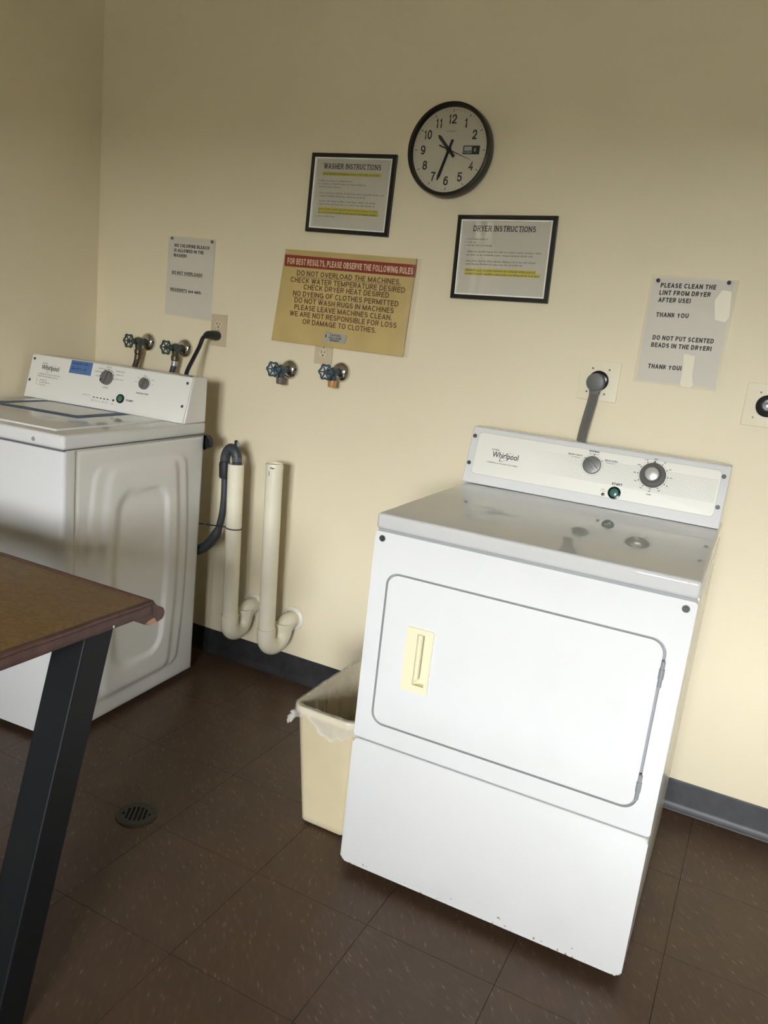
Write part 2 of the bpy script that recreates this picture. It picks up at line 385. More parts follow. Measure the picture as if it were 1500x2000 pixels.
# a plain grotesque alphabet drawn as strokes: width and polylines in a unit box (closed loops end in True)
def _E(cx, cy, rx, ry, a0, a1, n=10): return [(cx+rx*math.cos(math.radians(a0+(a1-a0)*i/n)), cy+ry*math.sin(math.radians(a0+(a1-a0)*i/n))) for i in range(n+1)]
_O = _E(.5, .5, .5, .5, 90, 450-18, 19)
_S = _E(.5, .745, .46, .255, 20, 250, 9)+_E(.5, .265, .5, .265, 80, -160, 9)
STROKES = {
 'A': (.74, [[(0, 0), (.5, 1)], [(1, 0), (.5, 1)], [(.2, .32), (.8, .32)]]), 'B': (.68, [[(0, 0), (0, 1), (.6, 1)]+_E(.6, .765, .34, .235, 90, -90, 6)+[(0, .53)], [(.6, .53)]+_E(.62, .265, .38, .265, 90, -90, 6)+[(0, 0)]]),
 'C': (.76, [_E(.54, .5, .54, .5, 40, 320, 18)]), 'D': (.74, [[(0, 0), (0, 1), (.42, 1)]+_E(.42, .5, .58, .5, 90, -90, 10)+[(0, 0)]]),
 'E': (.62, [[(1, 1), (0, 1), (0, 0), (1, 0)], [(0, .52), (.9, .52)]]), 'F': (.58, [[(1, 1), (0, 1), (0, 0)], [(0, .5), (.85, .5)]]),
 'G': (.80, [_E(.52, .5, .52, .5, 42, 360, 18)+[(1.0, .45), (.58, .45)], [(1, .45), (1, 0)]]), 'H': (.70, [[(0, 0), (0, 1)], [(1, 0), (1, 1)], [(0, .52), (1, .52)]]),
 'I': (.0, [[(.5, 0), (.5, 1)]]), 'J': (.50, [[(1, 1), (1, .3)]+_E(.5, .3, .5, .3, 0, -180, 8)]), 'K': (.70, [[(0, 0), (0, 1)], [(1, 1), (0, .36)], [(.34, .57), (1, 0)]]),
 'L': (.56, [[(0, 1), (0, 0), (1, 0)]]), 'M': (.88, [[(0, 0), (0, 1)], [(0, .98), (.5, .05)], [(.5, .05), (1, .98)], [(1, 1), (1, 0)]]), 'N': (.74, [[(0, 0), (0, 1)], [(.02, .98), (.98, .02)], [(1, 0), (1, 1)]]), 'O': (.82, [_O, True]),
 'P': (.66, [[(0, 0), (0, 1), (.6, 1)]+_E(.62, .745, .38, .255, 90, -90, 7)+[(0, .49)]]), 'Q': (.82, [_O, True, [(.6, .25), (1, -.02)]]), 'R': (.70, [[(0, 0), (0, 1), (.6, 1)]+_E(.62, .76, .36, .24, 90, -90, 7)+[(0, .52)], [(.45, .52), (1, 0)]]),
 'S': (.66, [_S]), 'T': (.66, [[(0, 1), (1, 1)], [(.5, 1), (.5, 0)]]), 'U': (.70, [[(0, 1), (0, .36)]+_E(.5, .36, .5, .36, 180, 360, 9)+[(1, 1)]]), 'V': (.70, [[(0, 1), (.5, 0)], [(.5, 0), (1, 1)]]),
 'W': (1.04, [[(0, 1), (.26, 0)], [(.26, 0), (.5, 1)], [(.5, 1), (.74, 0)], [(.74, 0), (1, 1)]]), 'X': (.7, [[(0, 0), (1, 1)], [(0, 1), (1, 0)]]), 'Y': (.70, [[(0, 1), (.5, .44), (1, 1)], [(.5, .44), (.5, 0)]]), 'Z': (.64, [[(0, 1), (1, 1), (0, 0), (1, 0)]]),
 '0': (.56, [_O, True]), '1': (.30, [[(0, .76), (.55, .82), (1, 1.0), (1, 0)]]), '2': (.56, [_E(.5, .70, .48, .30, 170, -30, 9)+[(.62, .34), (.1, .1), (0, 0), (1, 0)]]), '3': (.56, [_E(.48, .75, .44, .25, 160, -80, 8)+_E(.46, .27, .54, .27, 80, -160, 9)]),
 '4': (.58, [[(.76, 0), (.76, 1), (0, .27), (1, .27)]]), '5': (.56, [[(.92, 1), (.18, 1), (.06, .5), (.2, .58)]+_E(.48, .325, .52, .325, 100, -160, 10)]), '6': (.56, [_E(.5, .32, .5, .32, 90, 432, 16), True, _E(.54, .55, .52, .45, 40, 180, 8)+[(.01, .4)]]), '7': (.56, [[(0, 1), (1, 1), (.5, .5), (.3, 0)]]),
 '8': (.56, [_E(.5, .75, .42, .25, 90, 432, 15), True, _E(.5, .26, .5, .26, 90, 432, 15), True]), '9': (.56, [_E(.5, .68, .5, .32, 90, 432, 16), True, _E(.46, .45, .52, .45, 220, 360, 8)+[(.99, .6)]]),
 '.': (.0, [[(.5, 0), (.5, .02)]]), ',': (.04, [[(.6, .05), (.2, -.16)]]), '!': (.0, [[(.5, .34), (.5, 1)], [(.5, 0), (.5, .04)]]),
 'u': (.50, [[(0, .72), (0, .24)]+_E(.48, .24, .48, .24, 180, 340, 7), [(1, .72), (1, 0)]]), 's': (.46, [[(x, y*.72) for x, y in _S]]), 'e': (.52, [[(.02, .38), (.98, .38)]+_E(.5, .37, .5, .37, 5, 320, 14)]), 'o': (.54, [_E(.5, .36, .5, .36, 90, 432, 16), True]),
 'n': (.50, [[(0, 0), (0, .72)], [(0, .4)]+_E(.5, .44, .5, .28, 165, 0, 7)+[(1, 0)]]), 'l': (.0, [[(.5, 0), (.5, 1)]]), 'y': (.52, [[(0, .72), (.5, .02)], [(1, .72), (.4, -.18), (.1, -.24)]]),
}
def ribbon(pts, t, closed):
    n = len(pts); L = []; R = []
    for i in range(n):
        p = Vector(pts[i]); a = Vector(pts[i-1]) if (i or closed) else None; b = Vector(pts[(i+1) % n]) if (i < n-1 or closed) else None
        d1 = (p-a).normalized() if a is not None else None; d2 = (b-p).normalized() if b is not None else None
        d1 = d1 or d2; d2 = d2 or d1
        if d1.length < .1: d1 = d2
        if d2.length < .1: d2 = d1
        n1 = Vector((-d1.y, d1.x)); n2 = Vector((-d2.y, d2.x)); m = n1+n2
        m = m.normalized() if m.length > .05 else n1
        k = min(1.9, 1/max(.3, m.dot(n1))); L.append(p+m*t/2*k); R.append(p-m*t/2*k)
    vs = [tuple(q) for q in L+R]; m_ = n if closed else n-1
    return vs, [(i, (i+1) % n, (i+1) % n+n, i+n) for i in range(m_)]
def stroke_glyph(ch, t):
    w, lines = STROKES[ch]; w = max(w, t); vs = []; fs = []; k = 0
    while k < len(lines):
        pts = lines[k]; closed = k+1 < len(lines) and lines[k+1] is True; k += 2 if closed else 1
        q = []
        for x, y in pts:
            c = (t/2+x*(w-t), t/2+y*(1-t))
            if not q or math.dist(q[-1], c) > .01: q.append(c)
        # straight stroke ends reach the full box
        a, b = ribbon(q, t, closed); o = len(vs); vs += a; fs += [tuple(i+o for i in f) for f in b]
        if not closed:
            for e0, e1 in ((q[0], q[1]), (q[-1], q[-2])):
                d = Vector(e0)-Vector(e1); d.normalize(); n_ = Vector((-d.y, d.x))*t/2; e = Vector(e0)
                if abs(d.x) > .9 or abs(d.y) > .9:
                    o = len(vs); vs += [tuple(e+n_), tuple(e-n_), tuple(e-n_+d*t/2), tuple(e+n_+d*t/2)]; fs.append((o, o+1, o+2, o+3))
    return w, vs, fs
def stroke_text(s, t, spacing=1.0):
    x = 0; vs = []; fs = []
    for ch in s:
        if ch == ' ': x += .34*spacing; continue
        w, a, b = stroke_glyph(ch, t); o = len(vs); vs += [(p[0]+x, p[1]) for p in a]; fs += [tuple(i+o for i in f) for f in b]; x += w+.13*spacing
    return vs, fs
def put_text(mb, s, u0, u1, v, h, w=.0006, bold=0.0, spacing=1.0, slant=0.0, vs_end=None):
    """letters from u0 to u1 with baseline v (vs_end: baseline at u1) and capital height h"""
    if all(c == ' ' or c in STROKES for c in s): (vs, fs), lo, hi = stroke_text(s, max(.09, .125+bold*4), spacing), 0, 1
    else: (vs, fs), (lo, hi) = glyphs(s, bold, spacing), cap_h(bold)
    xs = [p[0] for p in vs]; a, b = min(xs), max(xs)
    k = (u1-u0)/(b-a); kv = h/(hi-lo); sl = ((vs_end if vs_end is not None else v)-v)/(u1-u0)
    out = []
    for x, y in vs:
        u = (x-a)*k; vv = (y-lo)*kv; out.append((u0+u+slant*vv, v+vv+sl*u, w))
    mb.add(out, fs)
def bar(mb, u0, u1, v, h, w=.0005):
    mb.add([(u0, v, w), (u1, v, w), (u1, v+h, w), (u0, v+h, w)], [(0, 1, 2, 3)])
def illegible(mb, u0, u1, v, h, w=.0005, vend=None, seed=0):
    """a row of print too small to read: strokes grouped into words"""
    rnd = random.Random(seed+int(abs(u0*1e4))+int(v*1e4)); u = u0; sl = ((vend if vend is not None else v)-v)/(u1-u0)
    while u < u1-h*.4:
        n = rnd.randint(2, 8)
        for i in range(n):
            if u > u1-h*.3: break
            hh = h*rnd.choice((.62, .7, 1.0, .66)); b = v+sl*(u-u0)
            bar(mb, u, u+h*.24, b, hh, w)
            if rnd.random() < .75: bar(mb, u, u+h*.46, b+rnd.choice((0, .5, .28))*h*.62, h*.22, w)
            u += h*.66
        u += h*.45
SERIF = dict(W=((0, .52, 1), ()), A=((), (0, 1)), S=((), ()), H=((.1, .9), (.1, .9)), E=((.1,), (.1,)), R=((.1,), (.1, .95)), I=((.5,), (.5,)), N=((.08, .92), (.08,)), T=((), (.5,)), U=((.1, .9), ()), C=((), ()), O=((), ()), D=((.1,), (.1,)), Y=((0, 1), (.5,)))
def put_serif(mb, s, u0, u1, v, h, w=.0006, vend=None):
    """bold serif capitals: the font's strokes with serifs added at the stem ends"""
    lay = []; x = 0; lo, hi = 0, 1
    for ch in s:
        if ch == ' ': x += .42; continue
        wd, vs, fs = stroke_glyph(ch, .17); lay.append((ch, x, 0, wd, vs, fs)); x += wd+.15
    tot = x-.15; k = (u1-u0)/tot; kv = h/(hi-lo); sl = ((vend if vend is not None else v)-v)/(u1-u0)
    for ch, x, a, e, vs, fs in lay:
        mb.add([(u0+(x+p[0]-a)*k, v+(p[1]-lo)*kv+sl*(x*k), w) for p in vs], fs)
        for row, posn in enumerate(SERIF.get(ch, ((), ()))):
            for q in posn:
                c = u0+(x+q*(e-a))*k; y = v+sl*(x*k)+(h*.93 if row == 0 else 0)
                bar(mb, c-h*.17, c+h*.17, y, h*.07, w)

# ------------------------------------------------------------------ the room
def slab(name, lo, hi, m): return struct(MB().box(lo, hi).build(name, m, smooth=0))
slab('wall_back', (XL-.12, 0, -.1), (XR+.12, .12, ZC), M_wall)
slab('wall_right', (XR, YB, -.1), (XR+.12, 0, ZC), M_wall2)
slab('ceiling', (XL-.12, YB-.12, ZC), (XR+.12, .12, ZC+.1), M_ceil)
wf = MB(Matrix(((1, 0, 0, 0), (0, 0, 1, 0), (0, 1, 0, 0), (0, 0, 0, 1))))     # (u,v,w) -> (x, y=w, z=v)
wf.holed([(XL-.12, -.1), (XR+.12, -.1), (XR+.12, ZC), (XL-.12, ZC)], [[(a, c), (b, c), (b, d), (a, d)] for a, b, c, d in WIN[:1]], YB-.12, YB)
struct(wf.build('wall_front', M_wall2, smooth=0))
wl = MB(Matrix(((0, 0, 1, 0), (1, 0, 0, 0), (0, 1, 0, 0), (0, 0, 0, 1))))     # (u,v,w) -> (x=w, y=u, z=v)
a, b, c, d = WIN[1]
wl.holed([(YB, -.1), (0, -.1), (0, ZC), (YB, ZC)], [[(a, c), (b, c), (b, d), (a, d)]], XL-.12, XL)
struct(wl.build('wall_left', M_wall, smooth=0))
for i, (a, b, c, d) in enumerate(WIN):
    r = bpy.data.objects.new('window_%d' % (i+1), None); COL.objects.link(r); struct(r)
    f = .05
    # u runs along the wall, v up, w into the room
    F = Matrix(((1, 0, 0, 0), (0, 0, 1, YB), (0, 1, 0, 0), (0, 0, 0, 1))) if i == 0 else Matrix(((0, 0, 1, XL), (1, 0, 0, 0), (0, 1, 0, 0), (0, 0, 0, 1)))
    for n, lo, hi in (('window_jamb', (a, c, -.10), (a+f, d, -.02)), ('window_jamb', (b-f, c, -.10), (b, d, -.02)), ('window_sill', (a, c, -.10), (b, c+.04, .03)), ('window_head', (a+f, d-f, -.10), (b-f, d, -.02))):
        MB(F).box(lo, hi, .004).build(n, M_winframe, r)
    m_ = (a+b)/2 if i == 0 else -4.20
    MB(F).box((m_-.025, c+.04, -.09), (m_+.025, d-f, -.03), .003).build('mullion', M_winframe, r)
    if i == 1:
        MB(F).box((a+f, 2.05, -.088), (b-f, 2.12, -.032), .003).build('transom_bar', M_winframe, r)
    MB(F).box((a+.01, c+.01, -.065), (b-.01, d-.01, -.061)).build('pane', M_glass, r, smooth=0)
slab('ground', (-30, -40, -.5), (30, YB-.13, -.25), M_ground)
slab('ground_side', (-30, YB-.13, -.5), (XL-.13, 6, -.25), M_ground)
slab('low_sky_blocker', (-30, -15.0, -.25), (30, -14.5, 2.0), M_ground)  # unseen wall added to hide low sky and dim the upper room
slab('high_sky_blocker', (-2.0, -8.5, 3.0), (14, YB-.13, 3.12), M_ground)  # unseen slab added to hide high sky and even out the low light
slab('side_light_screen', (-5.3, -9, -.25), (-5.0, 1, 3.4), M_sidescreen)  # unseen wall added to cut side-window light and fill its reflection

# floor: screed with one vinyl tile object per tile
fl = slab('floor', (XL-.12, YB-.12, -.1), (XR+.12, .12, -.003), M_screed)
S = .3035; TX, TY = -.767, -1.2535
me = MB().box((-S/2+.0006, -S/2+.0006, -.003), (S/2-.0006, S/2-.0006, 0)).mesh('tile', 0); me.materials.append(M_tile)
ty = TY + S/2
rows = [TY+S*(k+.5) for k in range(-12, 5)]; cols = [TX+S*(k+.5) for k in range(-5, 11)]
for y in rows:
    for x in cols:
        x0, x1, y0, y1 = max(x-S/2, XL), min(x+S/2, XR), max(y-S/2, YB), min(y+S/2, 0)
        if x1-x0 < .02 or y1-y0 < .02 or x > 2.55: continue
        if (x1-x0) < S-.001 or (y1-y0) < S-.001:
            t = MB(Matrix.Translation((-x, -y, 0))).box((x0+.0006, y0+.0006, -.003), (x1-.0006, y1-.0006, 0)).build('tile', M_tile, smooth=0)
        else:
            t = bpy.data.objects.new('tile', me); COL.objects.link(t)
        t.location = (x, y, 0); t.parent = fl

far = MB()                                                    # tiles of the far right of the room, well out of view
for y in rows:
    for x in [TX+S*(k+.5) for k in range(5, 15)]:
        x0, x1, y0, y1 = max(x-S/2, XL), min(x+S/2, XR), max(y-S/2, YB), min(y+S/2, 0)
        if x > 2.55 and x1-x0 > .02 and y1-y0 > .02: far.box((x0+.0006, y0+.0006, -.003), (x1-.0006, y1-.0006, 0))
far.build('tile_field', M_tile, fl, 0)['kind'] = 'stuff'

# rubber cove base
prof = [(0, 0), (-.016, 0), (-.014, .004), (-.007, .012), (-.004, .024), (-.0035, .088), (-.002, .0945), (0, .0945)]
def cove(name, M, length):
    mb = MB(M); n = len(prof)
    vs = [(0, y, z) for y, z in prof]+[(length, y, z) for y, z in prof]
    mb.add(vs, [tuple(range(n)), tuple(range(n, 2*n))]+[(i, (i+1) % n, (i+1) % n+n, i+n) for i in range(n)])
    return struct(mb.build(name, M_base))
cove('baseboard_back', Matrix.Translation((XL, 0, 0)), XR-XL)
cove('baseboard_left', Matrix.Translation((XL, YB, 0)) @ Matrix.Rotation(PI/2, 4, 'Z'), -YB)
cove('baseboard_right', Matrix.Translation((XR, 0, 0)) @ Matrix.Rotation(-PI/2, 4, 'Z'), -YB)

# ------------------------------------------------------------------ dryer
def screw(parent, F, u, v, w=0, r=.006, name='screw'):
    mb = MB(F); mb.lathe([(0, w+.004), (r*.55, w+.004), (r*.62, w+.0032), (r*.62, w+.001), (r, w+.001), (r, w-.001)], 14, Matrix.Translation((u, v, 0)))
    bx = r*.4; mb.box((u-bx, v-.0006, w+.0038), (u+bx, v+.0006, w+.0044))
    return mb.build(name, M_darkmetal, parent)
D = thing('dryer', 'white front-loading dryer with a hinged door and slanted control console', 'dryer', (-.3056, -.8216, 0), .0161)
DW, DT = .680, .9114; x0 = -.003
F0 = face_frame()
MB().box((x0+.006, .032, .03), (DW-.006, .69, .872)).build('cabinet', M_whiteside, D)
for xa, xb in ((x0, x0+.006), (DW-.006, DW)):                 # side skins behind the front's folded edge
    MB().box((xa, .030, .022), (xb, .69, .872), .002).build('side_panel', M_whiteside, D)
for (a, b) in ((.06, .06), (DW-.06, .06), (.06, .62), (DW-.06, .62)):
    MB().lathe([(.02, 0), (.02, .012), (.012, .014), (.012, .035)], 14, Matrix.Translation((a, b, 0))).build('foot', M_black, D)
# toe panel, front panel, door
MB(F0).prism(rrect(x0, .0275, DW, .3615, .012), -.03, 0, .006, 3).build('toe_panel', M_rust, D)
door_o = rrect(.0365, .4125, .6425, .7835, .030, 8)
fp = MB(F0); fp.holed(rrect(x0, .3665, DW, .8705, .008, 4), [door_o], -.028, 0)
fp.build('front_panel', M_white, D, 30)
MB(F0).holed(rrect(.030, .405, .649, .79, .03, 8), [rrect(.075, .45, .60, .745, .02, 8)], -.029, -.012).build('door_gasket', M_gap2, D)
MB(F0).box((x0+.004, .3605, -.02), (DW-.004, .3675, -.008)).build('seam_strip', M_gap2, D, 0)
hole = rrect(.1090, .526, .1605, .6645, .004, 3)
dr = MB(F0); dr.holed(rrect(.0415, .4175, .6365, .7785, .027, 8), [hole], -.020, .0)
door = dr.build('door', M_white, D, 30)
bv = door.modifiers.new('edge', 'BEVEL'); bv.width = .0035; bv.segments = 3; bv.limit_method = 'ANGLE'; bv.angle_limit = 1.0
hn = MB(F0); hn.holed(rrect(.1015, .5185, .1665, .671, .004, 3), [rrect(.1285, .5365, .1565, .6585, .002, 2)], .0002, .0030)
hd = hn.build('door_handle', M_cream, door, 30)
cup = MB(F0)                                                  # finger cup behind the bezel, its left wall a rolled grip
pr = [(.1275, .0002), (.1305, -.004), (.1345, -.0125), (.139, -.0175), (.1455, -.0185), (.1575, -.0185), (.1575, .0002)]
vs = [(u, .5355, ww) for u, ww in pr]+[(u, .6595, ww) for u, ww in pr]; n = len(pr)
cup.add(vs, [(i, i+1, i+1+n, i+n) for i in range(n-1)]+[tuple(range(n)), tuple(range(n, 2*n))])
cup.build('handle_recess', M_cream, door, 30)
gr = MB(F0); gr.tube([(.1345, .551, -.003), (.1345, .6575, -.003)], .0068, 14); gr.build('grip_bar', M_cream, door)
for zc in (.713, .467):
    h = MB(F0); h.lathe([(0, -.026), (.0042, -.026), (.0042, -.009), (.0055, -.009), (.0055, .012), (.0042, .012), (.0042, .028), (0, .028)], 14, Matrix.Translation((.6405, zc, .0025)) @ Matrix.Rotation(-PI/2, 4, 'X'))
    h.box((.6365, zc-.009, -.012), (.6445, zc+.012, .004), .001)
    h.build('hinge', M_steel, D)
screw(D, F0, .0150, .855, 0, .0075); screw(D, F0, .6605, .854, 0, .0075)
MB().box((x0+.004, .004, .8685), (DW-.004, .66, .8765)).build('lid_seam', M_gap2, D, 0)
MB().box((x0, -.001, .8752), (DW, .69, DT), .0085, 3).build('top', M_top, D, 50)
# console
y0, z0, y1, z1 = .5625, DT, .607, 1.065
tl = math.atan2(y1-y0, z1-z0); FC = face_frame((0, y0, z0), tl)
cl, cr_ = -.0145, .6765
cs = MB(Matrix(((0, 0, 1, 0), (1, 0, 0, 0), (0, 1, 0, 0), (0, 0, 0, 1))))      # polygon (y,z) extruded along x
cs.prism([(y0, DT+.0005), (y1, z1-.002), (y1+.005, z1+.003), (y1+.044, z1+.003), (y1+.052, z1-.004), (y1+.052, DT+.0005)], cl, cr_)
con = cs.build('console', M_white, D, 30)
bv = con.modifiers.new('edge', 'BEVEL'); bv.width = .003; bv.segments = 2; bv.limit_method = 'ANGLE'; bv.angle_limit = .7
MB(FC).prism(rrect(.0075, .0283, .6575, .1485, .010), .0002, .0010).build('control_panel_outline', M_greyink2, con)
MB(FC).prism(rrect(.0083, .0291, .6567, .1477, .0095), .0004, .0018, .0006, 2).build('control_panel', M_dots, con)
for u, v in ((-.004, .1354), (-.0045, .057), (.6622, .1345), (.6632, .0552)): screw(con, FC, u, v, .001, .0058)
W0 = .0021
lg = MB(FC); put_text(lg, 'Whirlpool', .0585, .1345, .0840, .0165, W0, .012, vs_end=.0840)
lg.build('logo_lettering', M_ink, con, 0)
ring = MB(FC)
def swoosh(mb, cx, cy, a, b, rot, t, w, s0=0, s1=2*PI, n=40):
    for i in range(n):
        q = []
        for k in (i, i+1):
            th = s0+(s1-s0)*k/n
            for rr in (1, 1+t*(0.5+.5*math.sin(th/2+.4)) ):
                x, y = a*rr*math.cos(th), b*rr*math.sin(th); q.append((cx+x*math.cos(rot)-y*math.sin(rot), cy+x*math.sin(rot)+y*math.cos(rot), w))
        mb.add(q, [(0, 1, 3, 2)])
swoosh(ring, .101, .089, .0205, .0068, .62, .13, W0-.0001, .7, 6.6)
ring.build('logo_ring', M_greyink, con, 0)
sm = MB(FC); put_text(sm, '(CID)', .055, .076, .1035, .0040, W0, .02)
put_text(sm, 'COMMERCIAL EXTRA HEAVY DUTY SERIES', .0470, .1370, .0668, .0028, W0, .016)
put_text(sm, 'HEAVY DUTY', .2675, .3065, .1262, .0042, W0, .024); illegible(sm, .2785, .301, .1205, .0028, W0)
put_text(sm, 'NORMAL', .3215, .3495, .1428, .0044, W0, .028); illegible(sm, .322, .349, .1372, .0028, W0)
put_text(sm, 'DELICATES', .3665, .400, .1246, .0042, W0, .024); illegible(sm, .371, .396, .1190, .0028, W0)
put_text(sm, 'START', .3975, .4245, .0652, .0062, W0, .026)
put_text(sm, 'TIME', .487, .500, .0548, .0030, W0, .015)
for u, v in ((.3140, .1245), (.3365, .1355), (.3600, .1222)): sm.prism(circle(u, v, .0015, 10), W0-.0005, W0)
names = ['120', '10', '20', '30', '40', '50', '60', '70', '80', '90', '100', '110']
for k, t in enumerate(names):
    a = PI/2-2*PI*k/12; c_, s_ = math.cos(a), math.sin(a)
    sm.prism(circle(.4940+.0375*c_, .1075+.0360*s_, .0016, 10), W0-.0005, W0)
    wd = .0030*len(t); cu, cv = .4940+.0455*c_, .1075+.0430*s_
    put_text(sm, t, cu-wd/2, cu+wd/2, cv-.0014, .0030, W0, .02)
sm.build('printed_lettering', M_ink, con, 0)
rd = MB(FC); put_text(rd, 'Push', .3735, .3835, .0475, .0026, W0, .02); put_text(rd, 'to Start', .3715, .3855, .0430, .0024, W0, .02); rd.build('red_lettering', M_redink, con, 0)
rg = MB(FC); rg.holed(circle(.3360, .1075, .0290), [circle(.3360, .1075, .0284)], W0-.0004, W0); rg.holed(circle(.494, .1075, .0372, 40), [circle(.494, .1075, .0367, 40)], W0-.0004, W0); rg.build('dial_ring_print', M_greyink2, con, 0)
def knob_plain(parent, F, u, v, r, h, ang, m=None):
    k = MB(F); T = Matrix.Translation((u, v, 0))
    k.lathe([(r, .001), (r*.985, h*.55), (r*.93, h*.75), (r*.86, h*.78), (0, h*.78)], 32, T)
    k.box((-r*.9, -r*.20, h*.70), (r*.9, r*.20, h*1.25), .0015, 2, T @ Matrix.Rotation(ang, 4, 'Z'))
    kb = k.build('knob', m or M_knob, parent)
    p = MB(F); p.box((-r*.86, -.0006, h*1.25), (-r*.25, .0006, h*1.27), 0, 2, T @ Matrix.Rotation(ang, 4, 'Z')); p.build('pointer', M_black, parent)
    return kb
knob_plain(con, FC, .3360, .1075, .0245, .014, math.radians(-38))
T = Matrix.Translation((.494, .1075, 0))
k = MB(FC); k.lathe([(.0330, .001), (.0332, .004), (.031, .007), (.0225, .010), (.0205, .014)], 40, T)
k.prism([(-.005, .031), (.005, .031), (.0, .0395)], .003, .0055, 0, 2, T @ Matrix.Rotation(math.radians(2), 4, 'Z'))
k.lathe([(.0205, .012), (.020, .022), (.0185, .024), (.0165, .0235)], 36, T)
k.build('timer_knob', M_knob2, con)
k = MB(FC); k.lathe([(.0170, .020), (.0170, .0240), (.0158, .0248), (0, .0252)], 36, T); k.build('timer_cap', mat('spun_aluminium', (.62, .61, .58), .3, metal=.5), con, label='bright spun metal knob cap')
b = MB(FC); b.lathe([(.0170, .001), (.0165, .005), (.0125, .006), (.0115, .004)], 30, Matrix.Translation((.4085, .0445, 0))); b.build('button_bezel', M_blackgl, con)
b = MB(FC); b.lathe([(.0118, .001), (.0112, .0055), (.008, .007), (0, .0075)], 30, Matrix.Translation((.4085, .0445, 0))); b.build('start_button', M_green, con, label='green round start button')
b = MB(FC); b.lathe([(.0046, .001), (.0044, .003), (.0025, .004), (0, .004)], 16, Matrix.Translation((.3805, .0355, 0))); b.build('indicator_lamp', M_dullbrass, con)

# ------------------------------------------------------------------ washing machine (origin: its front right foot)
W = thing('washing_machine', 'white top-loading washing machine with embossed side panel and blue-bordered lid label', 'washing machine', (-1.2689, -.8350, 0), .0573)
WW, WT, WD = .706, .9332, .640
MB().box((-WW+.004, .01, .03), (-.004, WD-.004, .89)).build('cabinet', M_whiteside, W)
fr = MB(Matrix(((1, 0, 0, 0), (0, 1, 0, 0), (0, 0, 1, 0), (0, 0, 0, 1))))
fr.prism(rrect(-WW, 0, 0, .0515, .012, 5), .02, .888)
fr.build('front_panel', M_white, W, 50)
MB().box((-WW, .0525, .02), (-WW+.008, WD, .888), .002).build('side_panel', M_whiteside, W)
MB().box((-WW+.006, WD-.004, .02), (-.006, WD, .888)).build('back_panel', M_whiteside, W)
def sstep(x): x = max(0., min(1., x)); return x*x*(3-2*x)
def sdrr(y, z, hy, hz, r):
    qy, qz = abs(y)-hy+r, abs(z)-hz+r
    return math.hypot(max(qy, 0), max(qz, 0))+min(max(qy, qz), 0)-r
ny, nz = 84, 110; vs = []; fs = []
for j in range(nz+1):
    for i in range(ny+1):
        y = .0530+(WD-.0530)*i/ny; z = .02+.868*j/nz
        b = .032*(1-((z-.45)/.40)**2); yc = .332; sl = .014+.036*sstep((yc+.02-y)/.06)
        h = .005*sstep(.5-sdrr(y-yc, z-.455, .205+b, .372, .03)/.016)
        h += .006*sstep(.5-sdrr(y-yc, z-.450, .150+b, .365, .03)/.034)
        h -= .009*sstep(.5-sdrr(y-yc, z-.452, .093+b, .287, .055)/sl)
        e = min(y-.053, WD-y, z-.02, .888-z); h -= .003*(1-sstep(e/.004))
        vs.append((h-.003, y, z))
for j in range(nz):
    for i in range(ny):
        a = j*(ny+1)+i; fs.append((a, a+1, a+ny+2, a+ny+1))
MB().add(vs, fs).build('embossed_side_panel', M_whiteside, W, 60)
MB().box((-WW+.004, .004, .884), (-.004, WD-.004, .896)).build('lid_seam', M_gap, W, 0)
MB().box((-WW, -.002, .8925), (.0005, WD, WT), .010, 3).build('top', M_white, W, 50)
lid = MB().box((-.630, .045, WT-.004), (-.075, .500, WT+.0045), .004, 3).build('lid', M_white, W, 50)
FT = Matrix.Translation((0, 0, WT+.0045))
MB(FT).holed([(-.600, .245), (-.205, .258), (-.205, .497), (-.575, .484)], [[(-.545, .290), (-.250, .303), (-.250, .482), (-.540, .470)]], .0002, .0008).build('label_border', M_blueborder, lid, 0, 'blue printed label border')
MB(FT).prism([(-.545, .290), (-.250, .303), (-.250, .482), (-.540, .470)], .0001, .0006).build('lid_label', M_label, lid, 0)
rt = MB(FT)
for k in range(4): illegible(rt, -.55+.015*k, -.36-.02*k, .215-.022*k, .008, .0004)
rt.build('lid_print', M_redink, lid, 0)
MB(F0).lathe([(0, .004), (.004, .003), (.0062, 0), (.0062, -.002)], 16, Matrix.Translation((-.1095, .9095, .002))).build('screw', M_steel, W)
for a, b in ((-.05, .06), (-WW+.05, .06), (-.05, .58), (-WW+.05, .58)):
    MB().lathe([(.02, 0), (.02, .012), (.01, .014), (.01, .035)], 14, Matrix.Translation((a, b, 0))).build('foot', M_black, W)
y0, z0, y1, z1 = .5189, WT, .5568, 1.0789
tl = math.atan2(y1-y0, z1-z0); FW = face_frame((0, y0, z0), tl)
cs = MB(Matrix(((0, 0, 1, 0), (1, 0, 0, 0), (0, 1, 0, 0), (0, 0, 0, 1))))
cs.prism([(y0+.003, WT+.0005), (y1+.003, z1), (y1+.012, z1+.007), (.630, z1+.007), (.636, z1), (.636, WT+.0005)], -WW+.001, -.0005)
con = cs.build('console', M_whiteside, W, 30)
bv = con.modifiers.new('edge', 'BEVEL'); bv.width = .003; bv.segments = 2; bv.limit_method = 'ANGLE'; bv.angle_limit = .7
MB(FW).prism([(-WW-.006, .001), (-.006, .001), (-.002, .156), (-WW-.004, .156)], -.002, .0015, .001, 2).build('control_panel', M_wpanel, con)
W0 = .0021
for u, v in ((-.698, .1417), (-.7010, .0629), (-.0190, .1359), (-.0215, .0573)): screw(con, FW, u, v, .0012, .0050)
MB(Matrix.Translation((-.030, .585, z1+.007))).lathe([(.0055, 0), (.005, .002), (0, .0025)], 14).build('screw', M_darkmetal, con)
